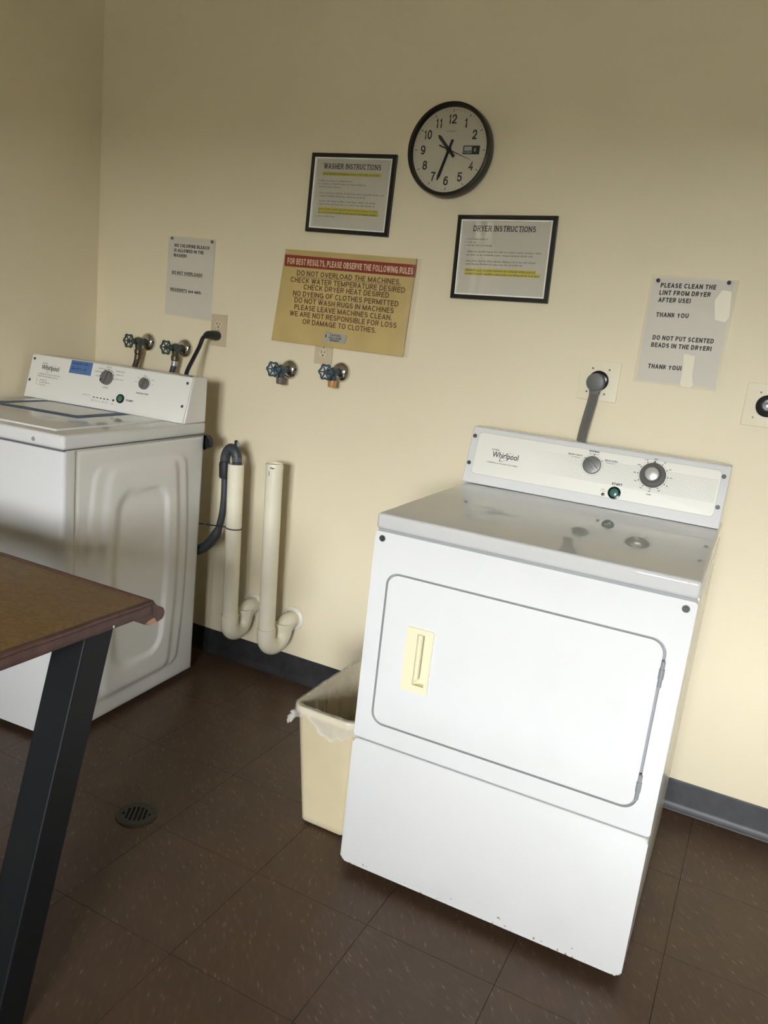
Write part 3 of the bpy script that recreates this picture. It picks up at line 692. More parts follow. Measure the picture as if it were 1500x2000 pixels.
lg = MB(FW); put_text(lg, 'Whirlpool', -.6565, -.5740, .1065, .0175, W0, .012); lg.build('logo_lettering', M_ink, con, 0)
ring = MB(FW); swoosh(ring, -.610, .112, .022, .0070, .62, .13, W0-.0001, .7, 6.6); ring.build('logo_ring', M_greyink2, con, 0)
sm = MB(FW); put_text(sm, '(CID)', -.655, -.631, .1275, .0042, W0, .02)
illegible(sm, -.667, -.565, .0885, .0046, W0); illegible(sm, -.667, -.571, .0800, .0046, W0)
for k, (u, e) in enumerate(((-.652, -.620), (-.652, -.604), (-.652, -.622))):
    illegible(sm, u, e, .0670-.0088*k, .0046, W0); bar(sm, -.667, -.665, .0670-.0088*k, .0045, W0)
for u, v, e in ((-.400, .140, -.371), (-.412, .128, -.381), (-.405, .113, -.384), (-.322, .138, -.285), (-.318, .126, -.285), (-.318, .111, -.282), (-.365, .1475, -.343)): illegible(sm, u, e, v, .0046, W0)
for u, v, e in ((-.226, .128, -.214), (-.200, .1385, -.189), (-.165, .127, -.153), (-.232, .114, -.222), (-.160, .112, -.152)): illegible(sm, u, e, v, .0036, W0)
put_text(sm, 'CYCLE', -.365, -.343, .0760, .0046, W0, .02); put_text(sm, 'TEMPERATURE', -.2190, -.1665, .0752, .0048, W0, .02)
illegible(sm, -.446, -.410, .0412, .0040, W0)
for k in range(5): illegible(sm, -.401+.0155*k, -.391+.0155*k, .0255, .0038, W0)
illegible(sm, -.314, -.299, .0245, .0038, W0)
sm.build('printed_lettering', M_greyink, con, 0)
st = MB(FW); put_text(st, 'START', -.2545, -.2225, .0435, .0062, W0, .024)
for k in range(5): st.prism(rrect(-.3975+.0153*k, .0368, -.3895+.0153*k, .0402, .0015, 3), W0-.0005, W0)
st.prism(circle(-.3073, .0388, .0040, 14), W0-.0005, W0+.0005)
def arcband(mb, u, v, r, a0, a1, t, w, n=24):
    for i in range(n):
        q = []
        for k in (i, i+1):
            a = math.radians(a0+(a1-a0)*k/n)
            for rr in (r, r+t): q.append((u+rr*math.cos(a), v+rr*math.sin(a), w))
        mb.add(q, [(0, 1, 3, 2)])
arcband(st, -.354, .1125, .0290, -5, 82, .0011, W0); arcband(st, -.354, .1125, .0290, 92, 175, .0011, W0); arcband(st, -.1915, .112, .0235, -15, 195, .0010, W0)
for k in range(7):
    a = math.radians(-5+31*k); st.prism(circle(-.354+.0295*math.cos(a), .1125+.0295*math.sin(a), .0017, 8), W0-.0005, W0)
st.build('bold_lettering', M_ink, con, 0)
knob_plain(con, FW, -.354, .1125, .0255, .015, math.radians(75)); knob_plain(con, FW, -.1915, .112, .0200, .014, math.radians(80))
MB(FW).box((-.3765, .0965, .002), (-.3695, .1070, .0125), .002).build('pointer', M_black, con)
b = MB(FW); b.lathe([(.0160, .001), (.0155, .005), (.0120, .006), (.0110, .004)], 30, Matrix.Translation((-.2784, .0484, 0))); b.build('button_bezel', M_blackgl, con)
b = MB(FW); b.lathe([(.0112, .001), (.0106, .0055), (.0075, .007), (0, .0075)], 30, Matrix.Translation((-.2784, .0484, 0))); b.build('start_button', M_green, con, label='green round start button')
tp = MB(FW).prism([(-.5280, .1098), (-.4275, .1098), (-.4280, .1562), (-.5245, .1562)], .0018, .0023).build('tape_label', M_bluetape, con, 0, 'strip of blue tape with faded handwriting')
hw = MB(FW); illegible(hw, -.519, -.445, .1430, .0090, .0025, seed=3); illegible(hw, -.519, -.470, .1240, .0085, .0025, seed=9); illegible(hw, -.462, -.452, .1240, .0085, .0025, seed=5); hw.build('handwriting', M_ink, tp, 0)
# round black hose boss on the back of the cabinet
MB(axis_frame((-.006, WD-.002, .862), (0, 1, 0))).lathe([(.026, 0), (.026, .024), (.021, .028), (.015, .028), (.013, .02), (0, .02)], 24).build('drain_boss', M_black, W)

# ------------------------------------------------------------------ folding table
T = thing('folding_table', 'brown flecked table with dark edge band and splayed black metal leg', 'table', (-1.29, -1.66, 0))
def tp_(x, y, z): return (x+1.29, y+1.66, z)
MB().box(tp_(-2.0, -2.06, .7370), tp_(-.546, -1.2755, .7615), .001).build('table_top', M_flake, T)
band = MB()
pr = [(-.546, .7635), (-.541, .7640), (-.5375, .7620), (-.5365, .7575), (-.5385, .7550), (-.5365, .7525), (-.5365, .7400), (-.5385, .7360), (-.546, .7365)]
n = len(pr); vs = []
ys = [-2.06+.7845*i/24 for i in range(25)]
for y in ys:
    j = .0006*math.sin(y*90)+.0008*math.sin(y*37)
    vs += [tp_(x+(j if x > -.54 else 0), y, z+(.8*j if z < .75 else 0)) for x, z in pr]
fs = [tuple(range(n)), tuple(range(24*n, 25*n))]
for i in range(24): fs += [(i*n+k, i*n+(k+1) % n, (i+1)*n+(k+1) % n, (i+1)*n+k) for k in range(n)]
band.add(vs, fs); band.build('edge_band', M_edge, T)
MB().box(tp_(-2.0, -2.0660, .7362), tp_(-.5370, -2.0600, .7636), .002).build('edge_band', M_edge, T)
MB().box(tp_(-2.0060, -2.0660, .7362), tp_(-2.0000, -1.2755, .7636), .002).build('edge_band', M_edge, T)
mould = MB(Matrix.Translation((1.29, 1.66, 0)) @ Matrix(((0, 0, 1, 0), (1, 0, 0, 0), (0, 1, 0, 0), (0, 0, 0, 1))))
mp = [(-1.2755, .7630), (-1.2690, .7632), (-1.2640, .7570), (-1.2570, .7490), (-1.2450, .7435), (-1.2390, .7395), (-1.2355, .7310), (-1.2370, .7230), (-1.2420, .7180), (-1.2560, .7150), (-1.2740, .7150), (-1.2900, .7200), (-1.3150, .7365), (-1.2755, .7368)]
mould.prism(mp, -2.0, -.5400); mould.build('back_moulding', M_edge, T, 50)
core = MB(Matrix.Translation((1.29, 1.66, 0)) @ Matrix(((0, 0, 1, 0), (1, 0, 0, 0), (0, 1, 0, 0), (0, 0, 0, 1))))
core.prism([(-1.2560, .7156), (-1.2650, .7270), (-1.2760, .7250), (-1.2860, .7205), (-1.2740, .7156)], -.56, -.5385); core.build('exposed_core', M_core, T, 0, 'chipped bare wood end')
MB().lathe([(0, .002), (.0025, .0015), (.003, 0)], 10, axis_frame(tp_(-.5365, -1.372, .7415), (1, 0, 0))).build('staple', M_chrome, T)
def leg(xa, xb, yt, yb, wd):
    mb = MB(); za, zb = .737, 0.0
    vs = [tp_(x, y+o, z) for z, y in ((zb, yb), (za, yt)) for x, o in ((xa, 0), (xb, 0), (xb, wd), (xa, wd))]
    mb.add(vs, [(0, 1, 2, 3), (4, 5, 6, 7), (0, 1, 5, 4), (1, 2, 6, 5), (2, 3, 7, 6), (3, 0, 4, 7)])
    o = mb.build('leg', M_leg, T, 0); bv = o.modifiers.new('edge', 'BEVEL'); bv.width = .003; bv.segments = 2
for xa, xb in ((-.632, -.560), (-1.93, -1.858)):
    leg(xa, xb, -1.4085, -1.6050, .0660); leg(xa, xb, -1.9600, -1.7635, .0660)
    MB().box(tp_(xa, -1.6050, 0), tp_(xb, -1.6975, .03)).build('foot_rail', M_leg, T, 0)

# ------------------------------------------------------------------ waste bin and its liner
B = thing('waste_bin', 'tall cream plastic waste bin squeezed beside the dryer', 'bin', (-.42, -.57, 0))
def bl(x0, y0, x1, y1, r, z): return [(x+.42, y+.57, z) for x, y in rrect(x0, y0, x1, y1, r, 5)]
BT = .357
loops = [bl(-.484, -.712, -.362, -.428, .012, .004), bl(-.490, -.720, -.356, -.420, .016, .012), bl(-.4915, -.7225, -.3545, -.4175, .018, .03), bl(-.5105, -.760, -.3355, -.379, .026, .335), bl(-.5120, -.763, -.3340, -.376, .027, .338), bl(-.5165, -.768, -.3295, -.371, .030, .340), bl(-.5165, -.768, -.3295, -.371, .030, BT), bl(-.5120, -.763, -.3340, -.376, .027, BT+.001), bl(-.5090, -.758, -.3370, -.381, .024, BT-.003), bl(-.4885, -.718, -.3575, -.422, .015, .03), bl(-.4860, -.714, -.3600, -.426, .013, .010)]
def loft(loops, cap0=True, cap1=True):
    n = len(loops[0]); vs = [p for l in loops for p in l]; fs = []
    for i in range(len(loops)-1):
        for k in range(n): fs.append((i*n+k, i*n+(k+1) % n, (i+1)*n+(k+1) % n, (i+1)*n+k))
    if cap0: fs.append(tuple(range(n)))
    if cap1: fs.append(tuple(range((len(loops)-1)*n, len(loops)*n)))
    return vs, fs
mb = MB(); mb.add(*loft(loops[:6]+loops[6:])); mb.build('bin_body', M_bin, B, 50)
L_ = thing('bin_liner', 'thin clear plastic liner folded over the rim of the cream bin', 'bin liner', (-.42, -.57, .34))
rnd = random.Random(4); NL = 96
def dense(x0, y0, x1, y1, r):
    P = rrect(x0, y0, x1, y1, r, 8); n = len(P); seg = [math.dist(P[i], P[(i+1) % n]) for i in range(n)]; tot = sum(seg); out = []
    for k in range(NL):
        d = tot*k/NL; i = 0
        while d > seg[i]: d -= seg[i]; i += 1
        t = d/seg[i]; q = P[(i+1) % n]; out.append((P[i][0]+(q[0]-P[i][0])*t, P[i][1]+(q[1]-P[i][1])*t))
    return out
wob = [rnd.uniform(-1, 1) for _ in range(NL)]; wob = [(wob[k-1]+2*wob[k]+wob[(k+1) % NL])/4 for k in range(NL)]
drop = [.030+.014*math.sin(k*.55)+.012*math.sin(k*.21+1)+.006*rnd.uniform(-1, 1) for k in range(NL)]
rings = []
def inner(z, c):      # the bin's inside at height z, c clear of it
    t = (z-.03)/.324; L = lambda a, b: a+(b-a)*t
    return dense(L(-.4885, -.509)+c, L(-.718, -.758)+c, L(-.3575, -.337)-c, L(-.422, -.381)-c, max(.006, L(.015, .024)-c))
for mode, q, z, am in (('in', .005, .04, .002), ('in', .005, .10, .003), ('in', .004, .18, .003), ('in', .004, .26, .003), ('in', .003, BT-.025, .002), ('in', .002, BT-.006, .0008), ('in', .0012, BT+.0030, .0003), ('out', -.002, BT+.0040, .0008), ('out', .0030, BT+.0025, .0010), ('out', .0038, BT-.006, .0014), ('out', .0050, None, .0028), ('out', .0065, None, .0045)):
    P = inner(z, q) if mode == 'in' else dense(-.5165-q, -.768-q, -.3295+min(q, .0045), -.371+q, .030+q)
    row = []
    for k, (x, y) in enumerate(P):
        d = Vector((x+.423, y+.57)).normalized(); a = am*wob[(k*3) % NL]+am*.5*math.sin(k*1.3+z*80 if z else k*2.1)
        if mode == 'in': a = -abs(a)
        zz = z if z is not None else BT-(.55 if q < .006 else 1.0)*drop[k]-.004
        if x > -.345: a = min(a, 0)
        row.append((x+d.x*a+.42, y+d.y*a+.57, zz+.002*wob[k]-.34))
    rings.append(row)
vs, fs = loft(rings, True, False); MB().add(vs, fs).build('liner_sheet', M_film, L_, 70)
kn = MB(); c = Vector((-.511+.42, -.757+.57, .326-.34))
for k in range(7):
    a = rnd.uniform(0, 6.28); tip = c+Vector((-.020*rnd.uniform(.2, 1), -.016*rnd.uniform(.0, 1), rnd.uniform(-.026, .012)))
    kn.tube(catmull([c, c.lerp(tip, .5)+Vector((rnd.uniform(-.004, .004), 0, .003)), tip], 4), [.005, .0055, .006, .0058, .0055, .005, .0045, .0035, .002], 7)
kn.build('liner_knot', M_film, L_, 60)

# ------------------------------------------------------------------ wall clock
CX, CZ, R = -.589, 1.8495, .1330
K = thing('wall_clock', 'round black-rimmed wall clock with cream dial and day-date window', 'clock', (CX, 0, CZ))
c = MB(WALL); c.lathe([(0, .0005), (R-.010, .0005), (R-.003, .004), (R, .014), (R, .040), (R-.002, .0455), (R-.006, .0470), (R-.0105, .0455), (R-.0125, .040), (R-.0135, .0300)], 72); c.build('case', M_frame, K)
c = MB(WALL); c.lathe([(R-.0130, .029), (R-.0130, .0305), (0, .0305)], 72); dial = c.build('dial', M_dial, K)
for k in range(12):
    h = 12 if k == 0 else k
    if h == 3: continue
    a = PI/2-2*PI*k/12; t = str(h); hh = .0262; wd = {1: .0085, 11: .0195, 10: .0255, 12: .0255}.get(h, .0155)
    rr = .0865; u, v = rr*math.cos(a), rr*math.sin(a)
    n_ = MB(WALL); put_text(n_, t, u-wd/2, u+wd/2, v-hh/2, hh, .0312, .008); n_.build('numeral', M_ink, dial, 0)
tk = MB(WALL)
for k in range(60):
    a = 2*PI*k/60; m_ = Matrix.Rotation(a, 4, 'Z'); l = .0085 if k % 5 == 0 else .0040; wd = .0011 if k % 5 == 0 else .0004
    tk.box((.1140-l, -wd, .0305), (.1140, wd, .0310), 0, 2, m_)
tk.build('minute_marks', M_greyink, dial, 0)
bt = MB(WALL); put_text(bt, 'LORMAY', -.0175, .0175, .0505, .0045, .0311, .0, 1.9); bt.build('brand_lettering', M_greyink, dial, 0)
dw = MB(WALL); dw.box((.0440, -.0115, .0305), (.0965, .0125, .0316), .0004); dwin = dw.build('date_window', mat('date_window_green', (.020, .028, .020), .4), dial)
d2 = MB(WALL); d2.box((.0475, -.0085, .0316), (.0720, .0095, .0319)); d2.build('day_card', mat('day_card', (.45, .45, .42), .5), dwin, 0)
d3 = MB(WALL); put_text(d3, 'MON', .0490, .0705, -.0078, .0070, .0321, .02); d3.build('day_lettering', M_ink, dwin, 0)
d4 = MB(WALL); put_text(d4, '6', .0790, .0860, -.0045, .0105, .0320, .0); d4.build('date_lettering', M_paper, dwin, 0)
def hand(name, ang, l, tail, w0, w1, z, m):
    mb = MB(WALL); M_ = Matrix.Rotation(PI/2-ang, 4, 'Z')
    mb.prism([(-tail, -w0), (l*.86, -w1), (l, -w1*.25), (l, w1*.25), (l*.86, w1), (-tail, w0)], z, z+.0008, 0, 2, M_); return mb.build(name, m, K, 0)
hand('hour_hand', math.radians(316.5), .0570, .026, .0044, .0050, .0335, M_ink)
hand('minute_hand', math.radians(198), .0905, .030, .0040, .0046, .0350, M_ink)
hand('second_hand', math.radians(111), .0830, .034, .0022, .0006, .0368, M_ink)
MB(WALL).lathe([(.0075, .0330), (.0075, .0378), (.005, .0388), (0, .0388)], 20).build('hand_hub', M_ink, K)
MB(WALL).lathe([(R-.0125, .0410), (R*.5, .0418), (0, .0420)], 64).build('glass', M_glass, K)

# ------------------------------------------------------------------ framed instruction sheets
def picture(label, x0, x1, z0, z1, slope):
    K = thing('picture_frame', label, 'picture frame', ((x0+x1)/2, 0, (z0+z1)/2), 0, 'framed machine instructions')
    sk = Matrix.Identity(4)
    FR = WALL @ Matrix.Rotation(slope, 4, 'Z')
    a, b = (x1-x0)/2, (z1-z0)/2; f = .0125
    # four mitred rails with a stepped profile
    def rail(i):
        pf = [(0, .0005), (0, .013), (.002, .0155), (f-.003, .0155), (f, .0125), (f, .0005)]
        cor = [(-a, -b), (a, -b), (a, b), (-a, b)]; p, q = cor[i], cor[(i+1) % 4]
        sg = lambda t: (1 if t > 0 else -1)
        vs = []
        for c_ in (p, q): vs += [(c_[0]-sg(c_[0])*d, c_[1]-sg(c_[1])*d, ww) for d, ww in pf]
        n = len(pf); return vs, [tuple(range(n)), tuple(range(n, 2*n))]+[(k, (k+1) % n, (k+1) % n+n, k+n) for k in range(n)]
    for i in range(4): MB(FR).add(*rail(i)).build('frame_rail', M_frame, K, 30)
    g = f+.0042
    MB(FR).holed([(-a+f, -b+f), (a-f, -b+f), (a-f, b-f), (-a+f, b-f)], [[(-a+g, -b+g), (a-g, -b+g), (a-g, b-g), (-a+g, b-g)]], .003, .0115).build('silver_shine_lip', M_silvershine, K, 0)
    sh = MB(FR).box((-a+f, -b+f, .001), (a-f, b-f, .0045)).build('sheet', M_paper2, K, 0)
    MB(FR).box((-a+f+.001, -b+f+.001, .0062), (a-f-.001, b-f-.001, .0080)).build('glass', M_picglass, K, 0)
    return K, sh, FR, (x0+x1)/2, (z0+z1)/2
K, sh, FR, ox, oz = picture('black frame titled WASHER INSTRUCTIONS, left of the clock', -1.0850, -.7755, 1.5975, 1.8430, -.016)
H = MB(FR); B_ = MB(FR); Y_ = MB(FR)
w_ = .0049; e = .016
def R_(x, z): return (x-ox, z-oz)
def rowt(mb, xa, xb, z, h, seed=0): illegible(mb, xa-ox, xb-ox, z-oz+.0032*(1 if False else 0)+e*(xa-ox), h, w_, seed=seed)
put_serif(H, 'WASHER INSTRUCTIONS', -1.0400-ox, -.8285-ox, 1.7965-oz, .0165, w_)
def hlbar(xa, xb, z, h): bar(Y_, xa-ox, xb-ox, z-oz, h, .0046)
hlbar(-1.0425, -.8265, 1.7760, .0105); illegible(B_, -1.0400-ox, -.829-ox, 1.7785-oz, .0062, w_)
for xa, xb, z, h in ((-1.050, -.928, 1.7575, .0050), (-1.050, -.877, 1.7480, .0050), (-1.050, -.968, 1.7385, .0050), (-1.047, -.808, 1.7195, .0056), (-1.047, -.873, 1.7100, .0058), (-1.045, -.830, 1.6945, .0056), (-1.045, -.835, 1.6850, .0056), (-1.045, -.824, 1.6690, .0060), (-1.045, -.822, 1.6590, .0060), (-1.055, -.979, 1.6475, .0048)):
    illegible(B_, xa-ox, xb-ox, z-oz, h, w_)
for z in (1.7580, 1.7485, 1.7390): B_.prism(circle(-1.0545-ox, z+.002-oz, .0013, 8), .0046, w_)
hlbar(-1.0470, -.8230, 1.6675, .0092); hlbar(-1.0470, -.8205, 1.6575, .0092)
H.build('title_lettering', M_ink, sh, 0); B_.build('body_print', M_greyink, sh, 0); Y_.build('highlighter_stripe', M_hl, sh, 0)
K, sh, FR, ox, oz = picture('black frame titled DRYER INSTRUCTIONS, below and right of the clock', -.5395, -.2310, 1.4300, 1.6745, .026)
H = MB(FR); B_ = MB(FR); Y_ = MB(FR)
put_serif(H, 'DRYER INSTRUCTIONS', -.4880-ox, -.2935-ox, 1.6290-oz, .0165, w_)
for xa, xb, z, h in ((-.505, -.437, 1.6045, .0048), (-.505, -.473, 1.5955, .0048), (-.505, -.422, 1.5860, .0048), (-.502, -.269, 1.5680, .0054), (-.502, -.290, 1.5585, .0054), (-.502, -.280, 1.5405, .0054), (-.502, -.318, 1.5315, .0054), (-.500, -.280, 1.5130, .0060), (-.500, -.267, 1.5030, .0060)):
    illegible(B_, xa-ox, xb-ox, z-oz, h, w_)
for z in (1.6045, 1.5955, 1.5860): B_.prism(circle(-.5105-ox, z+.002-oz, .0013, 8), .0046, w_)
hlbar(-.5035, -.2790, 1.5115, .0092); hlbar(-.5035, -.2650, 1.5015, .0092)
H.build('title_lettering', M_ink, sh, 0); B_.build('body_print', M_greyink, sh, 0); Y_.build('highlighter_stripe', M_hl, sh, 0)

# ------------------------------------------------------------------ yellowed rules board
K = thing('rules_sign', 'yellowed rules board with a dark red heading band above two blue valves', 'sign', (-.92, 0, 1.385))
ox, oz = -.92, 1.385
FS = WALL
bd = MB(FS); n = 16
top = [(-1.160, 1.5385), (-.6640, 1.5345)]; vs = []; fs = []
for k, wz in enumerate((.0045, .0105)):
    for j in range(9):
        for i in range(n+1):
            s, t = i/n, j/8
            x = (-1.1880+.0280*t)*(1-s)+(-.6760+.0100*t)*s; z = 1.2315+(1.5385-1.2315)*t-.0035*s*t-.002*s*(1-t)
            curl = .0035*(1-t)**2+.0015*math.sin(3*s)*(1-t)
            vs.append((x-ox, z-oz, wz+curl))
m_ = (n+1)*9
for k in range(2):
    for j in range(8):
        for i in range(n):
            a = k*m_+j*(n+1)+i; fs.append((a, a+1, a+n+2, a+n+1))
per = [i for i in range(n+1)]+[j*(n+1)+n for j in range(1, 9)]+[8*(n+1)+i for i in range(n-1, -1, -1)]+[j*(n+1) for j in range(7, 0, -1)]
for a, b in zip(per, per[1:]+per[:1]): fs.append((a, b, b+m_, a+m_))
bd.add(vs, fs); board = bd.build('board', M_board, K, 30)
def curlw(mb):   # lay print on the slightly curled board
    out = []
    for (x, y, z) in mb.v:
        u, v = x+ox, z+oz; t = max(0, min(1, (v-1.2315)/.307)); s = max(0, min(1, (u+1.188)/.512))
        out.append((x, -(.0106-y*1.0-.0 + .0035*(1-t)**2+.0015*math.sin(3*s)*(1-t)), z))
    mb.v = out; return mb
def P4(mb, pts, w): mb.add([(x-ox, z-oz, w) for x, z in pts], [(0, 1, 2, 3)])
def strip(mb, p00, p10, p11, p01, w, n=12):
    for i in range(n):
        a, b = i/n, (i+1)/n; L = lambda p, q, t: (p[0]+(q[0]-p[0])*t, p[1]+(q[1]-p[1])*t)
        P4(mb, (L(p00, p10, a), L(p00, p10, b), L(p01, p11, b), L(p01, p11, a)), w)
rb = MB(FS); strip(rb, (-1.1590, 1.4830), (-.6640, 1.4785), (-.6628, 1.5165), (-1.1600, 1.5210), .0003); curlw(rb).build('heading_band', M_redband, board, 0)
ht = MB(FS); put_text(ht, 'FOR BEST RESULTS, PLEASE OBSERVE THE FOLLOWING RULES', -1.1480-ox, -.6730-ox, 1.4905-oz, .0205, .0006, .022, vs_end=1.4865-oz); curlw(ht).build('heading_lettering', M_bandtext, board, 0)
bt = MB(FS)
for s, xa, xb, za, zb in (('DO NOT OVERLOAD THE MACHINES.', -1.1060, -.7120, 1.4560, 1.4520), ('CHECK WATER TEMPERATURE DESIRED', -1.1290, -.6930, 1.4325, 1.4285), ('CHECK DRYER HEAT DESIRED', -1.0740, -.7480, 1.4115, 1.4085), ('NO DYEING OF CLOTHES PERMITTED', -1.1145, -.7110, 1.3885, 1.3845), ('DO NOT WASH RUGS IN MACHINES', -1.1060, -.7250, 1.3660, 1.3620), ('PLEASE LEAVE MACHINES CLEAN.', -1.1040, -.7295, 1.3435, 1.3395), ('WE ARE NOT RESPONSIBLE FOR LOSS', -1.1210, -.7085, 1.3210, 1.3170), ('OR DAMAGE TO CLOTHES.', -1.0660, -.7805, 1.2975, 1.2945)):
    put_text(bt, s, xa-ox, xb-ox, za-oz, .0170, .0005, .010, vs_end=zb-oz)
strip(bt, (-1.1075, 1.4525), (-.7100, 1.4485), (-.7100, 1.4497), (-1.1075, 1.4537), .0004)
strip(bt, (-1.1145, 1.3850), (-.9900, 1.3837), (-.9900, 1.3849), (-1.1145, 1.3862), .0004)
curlw(bt).build('rules_lettering', M_cardtext, board, 0)
sk = MB(FS); strip(sk, (-.9770, 1.2480), (-.8930, 1.2475), (-.8860, 1.2785), (-.9740, 1.2790), .0004); stk = curlw(sk).build('sticker', mat('silver_sticker', (.42, .39, .35), .4), board, 0)
sl = MB(FS)
for s, xa, xb, z in (('TASSEL', -.9520, -.9080, 1.2685), ('VILLAGE', -.9560, -.9060, 1.2595), ('WINDR.', -.9510, -.9130, 1.2510)): put_text(sl, s, xa-ox, xb-ox, z-oz, .0068, .0007, .012)
bar(sl, -.9695-ox, -.9655-ox, 1.2620-oz, .0095, .0007); bar(sl, -.9700-ox, -.9500-ox, 1.2782-oz, .0008, .0007); strip(sl, (-.8925, 1.2490), (-.8915, 1.2490), (-.8862, 1.2740), (-.8874, 1.2740), .0007, 4)
curlw(sl).build('sticker_lettering', M_ink, stk, 0)
tpz = MB(FS); strip(tpz, (-.6980, 1.2330), (-.6550, 1.2280), (-.6450, 1.5350), (-.6800, 1.5360), .0010); curlw(tpz).build('clear_tape', M_tape, board, 0)
for x, z in ((-1.150, 1.531), (-.912, 1.5275)):
    MB(FS).lathe([(.0028, .011), (.0024, .0135), (0, .0140)], 10, Matrix.Translation((x-ox, z-oz, 0))).build('nail', M_ivory, board)

# ------------------------------------------------------------------ paper notices
def notice(label, cx, cz, quad, slv, lines, under, pins, mpin, capslope):
    K = thing('paper_notice', label, 'notice', (cx, 0, cz))
    Q = lambda pts: [(x-cx, z-cz) for x, z in pts]
    p = MB(WALL).prism(Q(quad), .0010, .0018).build('sheet', M_paper, K, 0)
    MB(WALL).prism(Q(slv), .0021, .0025).build('plastic_sleeve', M_sleeve, K, 0)
    t = MB(WALL)
    for s, xa, xb, z, ze, h in lines: put_text(t, s, xa-cx, xb-cx, z-cz, h, .0020, .029, vs_end=ze-cz)
    for xa, xb, z, ze in under: t.add([(xa-cx, z-cz, .0020), (xb-cx, ze-cz, .0020), (xb-cx, ze-cz+.0011, .0020), (xa-cx, z-cz+.0011, .0020)], [(0, 1, 2, 3)])
    t.build('lettering', M_ink, p, 0)
    for x, z in pins:
        MB(WALL).lathe([(.0012, .001), (.0012, .004), (.0050, .005), (.0054, .008), (.0035, .0095), (0, .0098)], 14, Matrix.Translation((x-cx, z-cz, 0))).build('push_pin', mpin, K)
    return K, p
h = .0118
notice('white bleach and overload notice pinned above the washing machine', -1.577, 1.415, [(-1.684, 1.2795), (-1.470, 1.2740), (-1.4690, 1.5520), (-1.681, 1.5560)], [(-1.687, 1.2760), (-1.4660, 1.2700), (-1.4640, 1.5560), (-1.683, 1.5595)],
       [('NO CHLORINE BLEACH', -1.6545, -1.4935, 1.5215, 1.5190, h), ('IS ALLOWED IN THE', -1.6560, -1.5180, 1.5040, 1.5018, h), ('WASHER!', -1.6575, -1.5950, 1.4865, 1.4855, h), ('DO NOT OVERLOAD!!', -1.6610, -1.5190, 1.4255, 1.4225, h), ('RESIDENTS', -1.6645, -1.5860, 1.3640, 1.3625, h), ('use only.', -1.5795, -1.5170, 1.3622, 1.3612, h)],
       [(-1.6610, -1.5190, 1.4230, 1.4200), (-1.6645, -1.5860, 1.3615, 1.3600)], ((-1.6640, 1.5510), (-1.4790, 1.5465)), M_ping, 0)
h = .0128
K, p = notice('white lint and scented beads notice pinned above the dryer console', .160, 1.390, [(.0595, 1.2470), (.2700, 1.2500), (.2660, 1.5330), (.0580, 1.5270)], [(.0500, 1.2420), (.2740, 1.2420), (.2780, 1.5350), (.0520, 1.5360)],
       [('PLEASE CLEAN THE', .0800, .2235, 1.5030, 1.5075, h), ('LINT FROM DRYER', .0800, .2130, 1.4835, 1.4875, h), ('AFTER USE!', .0805, .1655, 1.4640, 1.4670, h), ('THANK YOU', .0820, .1675, 1.4240, 1.4275, h), ('DO NOT PUT SCENTED', .0835, .2440, 1.3620, 1.3670, h), ('BEADS IN THE DRYER!', .0830, .2420, 1.3420, 1.3465, h), ('THANK YOU!', .0850, .1745, 1.2830, 1.2860, h)],
       (), ((.0720, 1.5210), (.2535, 1.5275)), M_pinp, 0)
tb = MB(WALL); tb.prism([(x-.160, z-1.390) for x, z in ((.1785, 1.250), (.186, 1.243), (.207, 1.243), (.213, 1.252), (.206, 1.275), (.2040, 1.329), (.1740, 1.333), (.1785, 1.290))], .0027, .0030); tb.build('tape_strip', M_tape2, K, 0)
tb = MB(WALL); tb.prism([(x-.160, z-1.390) for x, z in ((.236, 1.430), (.262, 1.425), (.270, 1.440), (.2640, 1.505), (.240, 1.508), (.226, 1.480))], .0027, .0030); tb.build('tape_strip', M_tape2, K, 0)

# ------------------------------------------------------------------ hose-bib valves
def valve(label, x, z, mbody, mwheel, kind):
    V = thing('water_valve', label, 'water valve', (x, 0, z), 0, 'water valves on the wall')
    e = MB(WALL); e.lathe([(.0345, .0005), (.0345, .003), (.0325, .010), (.026, .017), (.019, .0205), (.013, .022)], 32); e.build('escutcheon', M_chrome, V)
    b = MB(WALL)
    b.lathe([(.0115, .016), (.0115, .038), (.0145, .040), (.0160, .048), (.0160, .062), (.0130, .066), (.0130, .072), (.0105, .074), (.0105, .086), (.0070, .088), (.0045, .089), (.0045, .112)], 8)
    b.lathe([(.0115, .0), (.0125, .018), (.0110, .024), (.0110, .034)], 14, Matrix.Translation((0, -.002, .055)) @ Matrix.Rotation(PI/2, 4, 'X'))
    b.build('valve_body', mbody, V, 30)
    wh = MB(WALL); T_ = Matrix.Translation((0, 0, .106))
    wh.torus(.0225, .0035, 48, 8, T_, .0026, 6)
    for k in range(6):
        a = 2*PI*k/6; wh.tube([(0, 0, .1065), (.0225*math.cos(a), .0225*math.sin(a), .106)], .0025, 6)
    wh.lathe([(.0070, .102), (.0070, .110), (.004, .113), (0, .113)], 14)
    wh.build('hand_wheel', mwheel, V, 60)
    if kind == 'hose':
        c = MB(WALL); c.lathe([(.0140, .0), (.0150, .003), (.0150, .014), (.0125, .018)], 12, Matrix.Translation((0, -.030, .055)) @ Matrix.Rotation(PI/2, 4, 'X')); c.build('hose_coupling', M_dullbrass, V, 30)
    else:
        c = MB(WALL); c.lathe([(.0150, .0), (.0155, .003), (.0155, .020), (.0135, .023), (.010, .0225), (.0095, .012), (0, .012)], 20, Matrix.Translation((0, -.027, .055)) @ Matrix.Rotation(PI/2, 4, 'X')); c.build('outlet_cap', M_orange if kind == 'orange' else M_brown, V, 30)
    return V
valve('green-handled valve nearest the corner, above the washing machine', -1.7600, 1.1660, M_valvegreen, M_wheelgreen, 'hose')
